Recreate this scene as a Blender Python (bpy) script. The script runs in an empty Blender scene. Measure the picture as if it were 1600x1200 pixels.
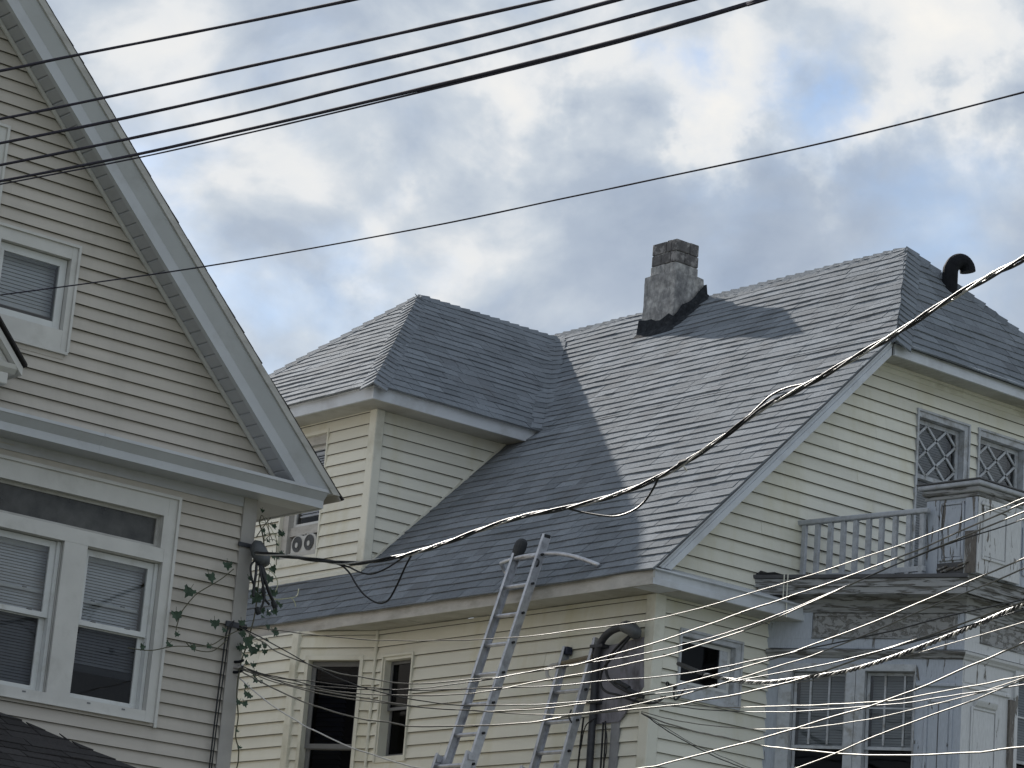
import bpy, math, random
from mathutils import Vector, noise
random.seed(7)
R = math.radians
scene = bpy.context.scene
COL = scene.collection

# ---------------------------------------------------------------- camera
cam_d = bpy.data.cameras.new('camera')
cam = bpy.data.objects.new('camera', cam_d)
COL.objects.link(cam)
scene.camera = cam
PITCH, ROLL, YAW = R(15.084), R(4.693), R(51.05)
fw = Vector((math.cos(PITCH) * math.cos(YAW), math.cos(PITCH) * math.sin(YAW), math.sin(PITCH)))
r0 = Vector((math.sin(YAW), -math.cos(YAW), 0))
u0 = r0.cross(fw)
rt = math.cos(ROLL) * r0 + math.sin(ROLL) * u0
up = -math.sin(ROLL) * r0 + math.cos(ROLL) * u0
cam_loc = Vector((0, 0, 1.6))
m = cam.matrix_world.copy()
for i in range(3):
    m[i][0], m[i][1], m[i][2], m[i][3] = rt[i], up[i], -fw[i], cam_loc[i]
cam.matrix_world = m
cam_d.sensor_width = 36
cam_d.lens = 36 * 4240.9 / 1600
cam_d.clip_start = 0.1
cam_d.clip_end = 3000

def to_px(p):
    q = Vector(p) - cam_loc
    z = q.dot(fw)
    return 800 + 4240.9 * q.dot(rt) / z, 600 - 4240.9 * q.dot(up) / z, z

# ---------------------------------------------------------------- sky, sun, exposure
SUN = Vector((0.45, 1.60, 1.0)).normalized()
SUN_EL = math.asin(SUN.z)
SUN_AZ = math.atan2(SUN.x, SUN.y)
world = bpy.data.worlds.new('World')
scene.world = world
world.use_nodes = True
wn = world.node_tree
wn.nodes.clear()
def N(tree, t, **kw):
    n = tree.nodes.new(t)
    for k, v in kw.items():
        if k.startswith('i_'):
            key = k[2:]
            key = int(key) if key.isdigit() else key.replace('_', ' ')
            n.inputs[key].default_value = v
        else:
            setattr(n, k, v)
    return n
def ramp(tree, stops, interp='LINEAR'):
    n = tree.nodes.new('ShaderNodeValToRGB')
    e = n.color_ramp.elements
    n.color_ramp.interpolation = interp
    while len(e) < len(stops):
        e.new(0.5)
    for el, (p, c) in zip(e, stops):
        el.position = p
        el.color = tuple(c) + (1,) if len(c) == 3 else c
    return n
L = wn.links.new
sky = N(wn, 'ShaderNodeTexSky', sky_type='NISHITA', sun_disc=False, sun_elevation=SUN_EL, sun_rotation=SUN_AZ,
        air_density=1.0, dust_density=0.25, ozone_density=1.2)
tc = N(wn, 'ShaderNodeTexCoord')
D = tc.outputs['Generated']
w0 = N(wn, 'ShaderNodeTexNoise', i_Scale=26.0, i_Detail=5.0, i_Roughness=0.6)
L(D, w0.inputs['Vector'])
w1_ = N(wn, 'ShaderNodeVectorMath', operation='SUBTRACT'); w1_.inputs[1].default_value = (0.5, 0.5, 0.5)
L(w0.outputs['Color'], w1_.inputs[0])
w2_ = N(wn, 'ShaderNodeVectorMath', operation='MULTIPLY_ADD'); w2_.inputs[1].default_value = (0.085, 0.085, 0.06)
L(w1_.outputs[0], w2_.inputs[0]); L(D, w2_.inputs[2])
DW = w2_.outputs[0]
def wmath(op, a, b=None, clamp=False):
    n = N(wn, 'ShaderNodeMath', operation=op, use_clamp=clamp)
    for i, v in enumerate((a, b)):
        if v is None: continue
        if isinstance(v, (int, float)): n.inputs[i].default_value = v
        else: L(v, n.inputs[i])
    return n.outputs[0]
def blob(center, sig, amp):
    c = Vector(center).normalized()
    n = N(wn, 'ShaderNodeVectorMath', operation='DISTANCE')
    L(DW, n.inputs[0]); n.inputs[1].default_value = c
    q = wmath('DIVIDE', n.outputs['Value'], sig)
    q = wmath('MULTIPLY', q, q)
    q = wmath('MULTIPLY', q, -1.0)
    q = wmath('EXPONENT', q)
    return wmath('MULTIPLY', q, amp)
def wsum(l):
    o = l[0]
    for x in l[1:]: o = wmath('ADD', o, x)
    return o
mp = N(wn, 'ShaderNodeMapping'); mp.inputs['Scale'].default_value = (1, 1, 1.5); mp.inputs['Location'].default_value = (3.1, 1.7, 0.4)
L(D, mp.inputs['Vector'])
warp = N(wn, 'ShaderNodeTexNoise', i_Scale=7.0, i_Detail=2.0)
L(mp.outputs[0], warp.inputs['Vector'])
wsc = N(wn, 'ShaderNodeVectorMath', operation='SCALE'); wsc.inputs['Scale'].default_value = 0.07
L(warp.outputs['Color'], wsc.inputs[0])
wad = N(wn, 'ShaderNodeVectorMath', operation='ADD')
L(mp.outputs[0], wad.inputs[0]); L(wsc.outputs[0], wad.inputs[1])
n1 = N(wn, 'ShaderNodeTexNoise', i_Scale=9.0, i_Detail=8.0, i_Roughness=0.52)
L(wad.outputs[0], n1.inputs['Vector'])
n2 = N(wn, 'ShaderNodeTexNoise', i_Scale=21.0, i_Detail=7.0, i_Roughness=0.50)
off2 = N(wn, 'ShaderNodeVectorMath', operation='ADD'); off2.inputs[1].default_value = (5.3, 2.2, 7.1)
L(wad.outputs[0], off2.inputs[0]); L(off2.outputs[0], n2.inputs['Vector'])
# cover: how much cloud; gaps let the blue through
cover = wsum([wmath('MULTIPLY', wmath('SUBTRACT', n1.outputs['Fac'], 0.5), 2.4), blob((0.626, 0.680, 0.382), 0.015, -0.42), blob((0.661, 0.654, 0.368), 0.015, -0.38),
              blob((0.53, 0.80, 0.262), 0.07, -0.55), blob((0.48, 0.82, 0.30), 0.03, -0.25), blob((0.60, 0.74, 0.27), 0.06, -0.25),
              blob((0.70, 0.655, 0.30), 0.05, -0.15)])
cov = N(wn, 'ShaderNodeMapRange', interpolation_type='SMOOTHSTEP'); cov.inputs['From Min'].default_value = -0.95; cov.inputs['From Max'].default_value = -0.10
L(cover, cov.inputs['Value'])
# bright: lit edges of the clouds against their grey bellies
bright = wsum([wmath('MULTIPLY', wmath('SUBTRACT', n2.outputs['Fac'], 0.5), 1.7), wmath('MULTIPLY', wmath('SUBTRACT', n1.outputs['Fac'], 0.5), 0.7),
               blob((0.585, 0.726, 0.361), 0.022, 0.40), blob((0.640, 0.680, 0.357), 0.022, 0.70), blob((0.672, 0.650, 0.352), 0.020, 0.55), blob((0.692, 0.625, 0.362), 0.022, 0.55),
               blob((0.65, 0.655, 0.39), 0.025, 0.45), blob((0.682, 0.618, 0.392), 0.030, 0.55), blob((0.60, 0.70, 0.385), 0.03, 0.25), blob((0.559, 0.761, 0.331), 0.018, 0.30), blob((0.545, 0.79, 0.29), 0.016, 0.35),
               blob((0.562, 0.74, 0.378), 0.03, 0.30), blob((0.49, 0.81, 0.34), 0.06, 0.30),
               blob((0.625, 0.707, 0.325), 0.022, -0.35), blob((0.665, 0.67, 0.322), 0.032, -0.45), blob((0.60, 0.72, 0.345), 0.018, -0.15)])
bcol = ramp(wn, [(0.0, (0.132, 0.158, 0.200)), (0.32, (0.168, 0.194, 0.232)), (0.52, (0.224, 0.246, 0.272)), (0.68, (0.303, 0.310, 0.316)), (1.0, (0.350, 0.343, 0.328))])
br = N(wn, 'ShaderNodeMapRange'); br.inputs['From Min'].default_value = -0.55; br.inputs['From Max'].default_value = 0.85
L(bright, br.inputs['Value']); L(br.outputs[0], bcol.inputs['Fac'])
bg_sky = N(wn, 'ShaderNodeBackground', i_Strength=0.05)
bg_cl = N(wn, 'ShaderNodeBackground', i_Strength=1.0)
L(sky.outputs[0], bg_sky.inputs['Color']); L(bcol.outputs['Color'], bg_cl.inputs['Color'])
mixw = N(wn, 'ShaderNodeMixShader')
L(cov.outputs[0], mixw.inputs['Fac']); L(bg_sky.outputs[0], mixw.inputs[1]); L(bg_cl.outputs[0], mixw.inputs[2])
wout = N(wn, 'ShaderNodeOutputWorld'); L(mixw.outputs[0], wout.inputs['Surface'])

sd = bpy.data.lights.new('sun', 'SUN')
sd.energy = 2.75
sd.angle = R(0.6)
sd.color = (1.0, 0.95, 0.88)
sun = bpy.data.objects.new('sun', sd)
COL.objects.link(sun)
sun.rotation_euler = (-SUN).to_track_quat('-Z', 'Y').to_euler()
sun.location = (0, 0, 60)

vs = scene.view_settings
vs.view_transform = 'Standard'; vs.look = 'None'; vs.gamma = 1.0; vs.use_curve_mapping = False
vs.exposure = 1.42
scene.cycles.max_bounces = 6
scene.cycles.transparent_max_bounces = 12

# ---------------------------------------------------------------- materials
MATS = {}
def pmat(name, col, rough=0.6, var=0.12, vscale=3.0, stretch=(1, 1, 1), bump=0.0, bscale=40.0, metal=0.0, spec=0.5, dirt=None, dirt_lo=0.55, dirt_hi=0.75, dscale=1.2,
         dstretch=(1, 1, 1), tint=0.0, coat=0.0):
    """Principled material: base colour broken by noise, optional second colour in blotches, optional bump, optional per-face tint."""
    mt = bpy.data.materials.new(name); mt.use_nodes = True
    t = mt.node_tree; t.nodes.clear(); l = t.links.new
    out = N(t, 'ShaderNodeOutputMaterial'); b = N(t, 'ShaderNodeBsdfPrincipled')
    l(b.outputs[0], out.inputs['Surface'])
    b.inputs['Roughness'].default_value = rough; b.inputs['Metallic'].default_value = metal
    b.inputs['Specular IOR Level'].default_value = spec
    b.inputs['Coat Weight'].default_value = coat
    geo = N(t, 'ShaderNodeNewGeometry')
    mpg = N(t, 'ShaderNodeMapping'); mpg.inputs['Scale'].default_value = stretch
    l(geo.outputs['Position'], mpg.inputs['Vector'])
    nz = N(t, 'ShaderNodeTexNoise', i_Scale=vscale, i_Detail=6.0, i_Roughness=0.6)
    l(mpg.outputs[0], nz.inputs['Vector'])
    c0 = [max(0, x * (1 - var)) for x in col]; c1 = [min(1, x * (1 + var)) for x in col]
    rp = ramp(t, [(0.3, c0), (0.7, c1)])
    l(nz.outputs['Fac'], rp.inputs['Fac'])
    colo = rp.outputs['Color']
    if dirt:
        mpd = N(t, 'ShaderNodeMapping'); mpd.inputs['Scale'].default_value = dstretch; mpd.inputs['Location'].default_value = (3.7, 9.1, 2.3)
        l(geo.outputs['Position'], mpd.inputs['Vector'])
        nd = N(t, 'ShaderNodeTexNoise', i_Scale=dscale, i_Detail=9.0, i_Roughness=0.65)
        l(mpd.outputs[0], nd.inputs['Vector'])
        rd = ramp(t, [(dirt_lo, (0, 0, 0)), (dirt_hi, (1, 1, 1))])
        l(nd.outputs['Fac'], rd.inputs['Fac'])
        mx = N(t, 'ShaderNodeMix', data_type='RGBA')
        l(rd.outputs['Color'], mx.inputs['Factor']); l(colo, mx.inputs[6]); mx.inputs[7].default_value = tuple(dirt) + (1,)
        colo = mx.outputs[2]
    if tint:
        at = N(t, 'ShaderNodeAttribute', attribute_name='tint')
        mr = N(t, 'ShaderNodeMapRange'); mr.inputs['To Min'].default_value = 1 - tint; mr.inputs['To Max'].default_value = 1 + tint
        l(at.outputs['Fac'], mr.inputs['Value'])
        ml = N(t, 'ShaderNodeVectorMath', operation='SCALE')
        l(colo, ml.inputs[0]); l(mr.outputs[0], ml.inputs['Scale'])
        colo = ml.outputs[0]
    l(colo, b.inputs['Base Color'])
    if bump:
        nb = N(t, 'ShaderNodeTexNoise', i_Scale=bscale, i_Detail=5.0, i_Roughness=0.6)
        l(mpg.outputs[0], nb.inputs['Vector'])
        bp = N(t, 'ShaderNodeBump', i_Strength=min(1.0, bump), i_Distance=0.01)
        l(nb.outputs['Fac'], bp.inputs['Height']); l(bp.outputs[0], b.inputs['Normal'])
    MATS[name] = mt
    return mt
def peel(name, paint, wood, lo, hi, scale, stretch, rough=0.65):
    """Old paint flaking off grey wood: sharp-edged patches, with relief at the paint edge."""
    mt = bpy.data.materials.new(name); mt.use_nodes = True
    t = mt.node_tree; t.nodes.clear(); l = t.links.new
    out = N(t, 'ShaderNodeOutputMaterial'); b = N(t, 'ShaderNodeBsdfPrincipled', i_Roughness=rough)
    l(b.outputs[0], out.inputs['Surface'])
    geo = N(t, 'ShaderNodeNewGeometry'); mpg = N(t, 'ShaderNodeMapping'); mpg.inputs['Scale'].default_value = stretch
    l(geo.outputs['Position'], mpg.inputs['Vector'])
    nz = N(t, 'ShaderNodeTexNoise', i_Scale=scale, i_Detail=10.0, i_Roughness=0.62, i_Distortion=0.6)
    l(mpg.outputs[0], nz.inputs['Vector'])
    mask = ramp(t, [(lo, (0, 0, 0)), (hi, (1, 1, 1))]); l(nz.outputs['Fac'], mask.inputs['Fac'])
    ng = N(t, 'ShaderNodeTexNoise', i_Scale=scale * 5, i_Detail=6.0, i_Roughness=0.7); l(mpg.outputs[0], ng.inputs['Vector'])
    rp = ramp(t, [(0.3, [c * 0.85 for c in paint]), (0.7, [min(1, c * 1.1) for c in paint])])
    rw = ramp(t, [(0.3, [c * 0.55 for c in wood]), (0.75, [c * 1.5 for c in wood])])
    l(ng.outputs['Fac'], rp.inputs['Fac']); l(ng.outputs['Fac'], rw.inputs['Fac'])
    mx = N(t, 'ShaderNodeMix', data_type='RGBA')
    l(mask.outputs['Color'], mx.inputs['Factor']); l(rp.outputs['Color'], mx.inputs[6]); l(rw.outputs['Color'], mx.inputs[7])
    l(mx.outputs[2], b.inputs['Base Color'])
    inv = N(t, 'ShaderNodeMath', operation='SUBTRACT'); inv.inputs[0].default_value = 1.0; l(mask.outputs['Color'], inv.inputs[1])
    bp = N(t, 'ShaderNodeBump', i_Strength=0.8, i_Distance=0.006); l(inv.outputs[0], bp.inputs['Height']); l(bp.outputs[0], b.inputs['Normal'])
    MATS[name] = mt
    return mt
def glass(name, tintc, refl=1.0):
    """Thin window glass: mirror by Fresnel over a slightly tinted clear pane."""
    mt = bpy.data.materials.new(name); mt.use_nodes = True
    t = mt.node_tree; t.nodes.clear(); l = t.links.new
    out = N(t, 'ShaderNodeOutputMaterial')
    tr = N(t, 'ShaderNodeBsdfTransparent'); tr.inputs['Color'].default_value = tuple(tintc) + (1,)
    gl = N(t, 'ShaderNodeBsdfGlossy', i_Roughness=0.02)
    nz = N(t, 'ShaderNodeTexNoise', i_Scale=2.5, i_Detail=1.0); geo = N(t, 'ShaderNodeNewGeometry'); l(geo.outputs['Position'], nz.inputs['Vector'])
    bp = N(t, 'ShaderNodeBump', i_Strength=0.08, i_Distance=0.02); l(nz.outputs['Fac'], bp.inputs['Height']); l(bp.outputs[0], gl.inputs['Normal'])
    fr = N(t, 'ShaderNodeFresnel', i_IOR=1.5)
    mu = N(t, 'ShaderNodeMath', operation='MULTIPLY', use_clamp=True); mu.inputs[1].default_value = 1.8 * refl; l(fr.outputs[0], mu.inputs[0])
    mx = N(t, 'ShaderNodeMixShader'); l(mu.outputs[0], mx.inputs['Fac']); l(tr.outputs[0], mx.inputs[1]); l(gl.outputs[0], mx.inputs[2])
    l(mx.outputs[0], out.inputs['Surface'])
    MATS[name] = mt
    return mt
M_ = MATS
def dusty(name, tintc, dust, lo, hi):
    """Window glass with a film of dirt lying in patches."""
    mt = glass(name, tintc, 0.5); t = mt.node_tree; l = t.links.new
    out = [n for n in t.nodes if n.type == 'OUTPUT_MATERIAL'][0]; old = out.inputs['Surface'].links[0].from_socket
    geo = N(t, 'ShaderNodeNewGeometry'); nz = N(t, 'ShaderNodeTexNoise', i_Scale=3.5, i_Detail=8.0, i_Roughness=0.65); l(geo.outputs['Position'], nz.inputs['Vector'])
    rp = ramp(t, [(0.3, (lo,) * 3), (0.75, (hi,) * 3)]); l(nz.outputs['Fac'], rp.inputs['Fac'])
    df = N(t, 'ShaderNodeBsdfDiffuse'); df.inputs['Color'].default_value = tuple(dust) + (1,)
    mx = N(t, 'ShaderNodeMixShader'); l(rp.outputs['Color'], mx.inputs['Fac']); l(old, mx.inputs[1]); l(df.outputs[0], mx.inputs[2]); l(mx.outputs[0], out.inputs['Surface'])
dusty('dusty_glass', (0.2, 0.2, 0.22), (0.17, 0.17, 0.165), 0.15, 0.75)
glass('dim_pane', (0.85, 0.87, 0.9), 0.35)
pmat('beige_vinyl', (0.49, 0.45, 0.395), 0.55, 0.05, 1.6, bump=0.10, bscale=60, stretch=(1, 1, 6), dirt=(0.37, 0.345, 0.30), dirt_lo=0.5, dirt_hi=0.85, dscale=1.0, dstretch=(2.2, 2.2, 0.5), tint=0.05)
pmat('cream_vinyl', (0.725, 0.712, 0.62), 0.5, 0.05, 1.3, bump=0.08, bscale=50, stretch=(1, 1, 6), dirt=(0.60, 0.565, 0.40), dirt_lo=0.50, dirt_hi=0.80, dscale=1.0, dstretch=(2.2, 2.2, 0.5), tint=0.05)
pmat('beige_trim', (0.57, 0.56, 0.53), 0.5, 0.06, 4, bump=0.06, dirt=(0.40, 0.39, 0.36), dirt_lo=0.52, dirt_hi=0.8, dscale=2.5)
pmat('beige_fascia', (0.49, 0.505, 0.525), 0.42, 0.05, 3, bump=0.04, dirt=(0.36, 0.36, 0.36), dirt_lo=0.55, dirt_hi=0.8, dscale=1.5)
pmat('corner_grey', (0.36, 0.34, 0.315), 0.5, 0.06, 3, bump=0.05, dirt=(0.28, 0.27, 0.26), dirt_lo=0.5, dirt_hi=0.8, dscale=2.2)
pmat('soffit_grey', (0.43, 0.435, 0.455), 0.55, 0.05, 3, bump=0.05, dirt=(0.34, 0.335, 0.33), dirt_lo=0.52, dirt_hi=0.8, dscale=2.2)
pmat('aluminium_trim', (0.57, 0.60, 0.64), 0.42, 0.05, 3, bump=0.05, dirt=(0.33, 0.33, 0.33), dirt_lo=0.5, dirt_hi=0.82, dscale=1.8)
pmat('old_fascia', (0.46, 0.45, 0.425), 0.6, 0.12, 5, bump=0.2, dirt=(0.30, 0.285, 0.255), dirt_lo=0.48, dirt_hi=0.75, dscale=3.0, dstretch=(1, 1, 3))
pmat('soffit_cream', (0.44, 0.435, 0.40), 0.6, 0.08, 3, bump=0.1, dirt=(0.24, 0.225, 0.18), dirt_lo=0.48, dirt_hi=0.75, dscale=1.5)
pmat('cream_trim', (0.71, 0.70, 0.61), 0.5, 0.05, 3, bump=0.05, dirt=(0.42, 0.40, 0.30), dirt_lo=0.52, dirt_hi=0.8, dscale=2)
pmat('white_sash', (0.62, 0.63, 0.62), 0.4, 0.05, 6, bump=0.05, dirt=(0.45, 0.44, 0.40), dirt_lo=0.55, dirt_hi=0.78, dscale=6)
pmat('dark_sash', (0.16, 0.165, 0.17), 0.45, 0.1, 6, bump=0.05)
pmat('lattice_paint', (0.46, 0.48, 0.51), 0.6, 0.15, 12, bump=0.2, dirt=(0.25, 0.24, 0.22), dirt_lo=0.5, dirt_hi=0.7, dscale=9)
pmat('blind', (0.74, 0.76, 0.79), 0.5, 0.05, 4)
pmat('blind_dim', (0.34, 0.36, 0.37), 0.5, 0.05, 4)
pmat('sheathing', (0.17, 0.16, 0.14), 0.9, 0.2, 2)
pmat('foundation', (0.22, 0.215, 0.20), 0.9, 0.2, 4, bump=0.4, bscale=30)
pmat('unlit_room', (0.05, 0.05, 0.055), 0.9, 0.2, 2)
pmat('curtain', (0.55, 0.55, 0.58), 0.8, 0.1, 5)
glass('pane_glass', (0.88, 0.90, 0.91), 0.9)
glass('dark_glass', (0.13, 0.14, 0.18), 0.22)
glass('screen_glass', (0.42, 0.43, 0.45), 0.4)
pmat('shingle', (0.185, 0.204, 0.226), 0.95, 0.16, 45, bump=0.5, bscale=200, dirt=(0.165, 0.175, 0.19), dirt_lo=0.5, dirt_hi=0.75, dscale=2.6, tint=0.20, spec=0.10)
pmat('dark_shingle', (0.045, 0.042, 0.042), 0.8, 0.25, 50, bump=0.5, bscale=220, tint=0.25, spec=0.1)
pmat('roof_deck', (0.05, 0.05, 0.055), 0.9, 0.1, 5)
pmat('stucco', (0.38, 0.375, 0.365), 0.9, 0.40, 16, bump=0.9, bscale=28, dirt=(0.14, 0.14, 0.145), dirt_lo=0.40, dirt_hi=0.66, dscale=10, dstretch=(1, 1, 0.6))
pmat('chimney_block', (0.105, 0.10, 0.10), 0.9, 0.35, 12, bump=0.8, bscale=40, dirt=(0.26, 0.25, 0.245), dirt_lo=0.52, dirt_hi=0.60, dscale=8.0)
pmat('tar', (0.03, 0.033, 0.038), 0.95, 0.4, 20, bump=1.0, bscale=30, dirt=(0.07, 0.075, 0.08), dirt_lo=0.55, dirt_hi=0.7, dscale=14, spec=0.1)
pmat('black_metal', (0.014, 0.015, 0.018), 0.85, 0.3, 12, bump=0.1, spec=0.12)
pmat('cable_black', (0.014, 0.014, 0.016), 0.45, 0.2, 30, spec=0.4)
pmat('cable_grey', (0.17, 0.16, 0.14), 0.50, 0.35, 6, spec=0.5, metal=0.5)
pmat('upper_cable', (0.050, 0.046, 0.060), 0.9, 0.2, 30, spec=0.05)
pmat('bare_wire', (0.62, 0.60, 0.57), 0.48, 0.1, 30, metal=0.7)
pmat('ladder_aluminium', (0.50, 0.51, 0.54), 0.42, 0.15, 16, metal=0.55, bump=0.1, dirt=(0.24, 0.24, 0.26), dirt_lo=0.5, dirt_hi=0.75, dscale=9)
pmat('rubber', (0.018, 0.02, 0.023), 0.7, 0.2, 20, bump=0.3)
pmat('navy_cap', (0.02, 0.025, 0.05), 0.55, 0.2, 20)
peel('peeling_blue', (0.43, 0.465, 0.525), (0.16, 0.15, 0.14), 0.62, 0.64, 7, (2.2, 2.2, 0.35))
peel('peeling_white', (0.60, 0.61, 0.62), (0.17, 0.16, 0.145), 0.635, 0.655, 7.0, (2.2, 2.2, 0.35))
peel('pier_blue', (0.43, 0.465, 0.525), (0.15, 0.135, 0.12), 0.575, 0.60, 7, (2.4, 2.4, 0.35))
peel('pier_white', (0.58, 0.59, 0.60), (0.17, 0.155, 0.14), 0.59, 0.615, 7.5, (2.2, 2.2, 0.4))
peel('peeling_panel', (0.33, 0.33, 0.33), (0.19, 0.185, 0.175), 0.50, 0.54, 14, (1.0, 1.0, 1.6))
peel('rotten_board', (0.33, 0.335, 0.34), (0.13, 0.125, 0.115), 0.50, 0.56, 5.0, (0.7, 0.7, 7.0))
peel('bare_wood', (0.36, 0.355, 0.345), (0.14, 0.125, 0.11), 0.40, 0.46, 8.0, (2.0, 2.0, 0.4))
pmat('rail_grey', (0.42, 0.44, 0.475), 0.6, 0.15, 14, bump=0.15, dirt=(0.28, 0.28, 0.28), dirt_lo=0.55, dirt_hi=0.75, dscale=12)
pmat('drip_edge', (0.07, 0.07, 0.075), 0.5, 0.2, 8)
pmat('grey_board', (0.22, 0.215, 0.245), 0.7, 0.15, 5, bump=0.2, dirt=(0.075, 0.07, 0.075), dirt_lo=0.5, dirt_hi=0.68, dscale=6, dstretch=(1, 1, 0.4))
pmat('conduit', (0.035, 0.037, 0.045), 0.5, 0.2, 12, bump=0.1)
pmat('mast_head', (0.075, 0.08, 0.085), 0.5, 0.25, 14, bump=0.15)
pmat('grey_post', (0.27, 0.275, 0.29), 0.6, 0.12, 8, bump=0.1)
pmat('fan_white', (0.52, 0.52, 0.50), 0.45, 0.05, 8)
pmat('fan_grille', (0.09, 0.095, 0.10), 0.5, 0.1, 8)
pmat('leaf_green', (0.028, 0.055, 0.028), 0.5, 0.35, 14, bump=0.1, spec=0.4)
pmat('vine_stem', (0.09, 0.085, 0.05), 0.7, 0.2, 20)
pmat('young_stem', (0.42, 0.42, 0.28), 0.6, 0.2, 20)
pmat('lawn', (0.17, 0.165, 0.145), 0.95, 0.3, 0.4, bump=0.3, bscale=3, dirt=(0.10, 0.13, 0.06), dirt_lo=0.45, dirt_hi=0.6, dscale=0.06)
pmat('rope', (0.20, 0.17, 0.12), 0.9, 0.2, 20)
pmat('porcelain', (0.30, 0.28, 0.27), 0.3, 0.1, 8)

# ---------------------------------------------------------------- lines and runners, in metres

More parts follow.
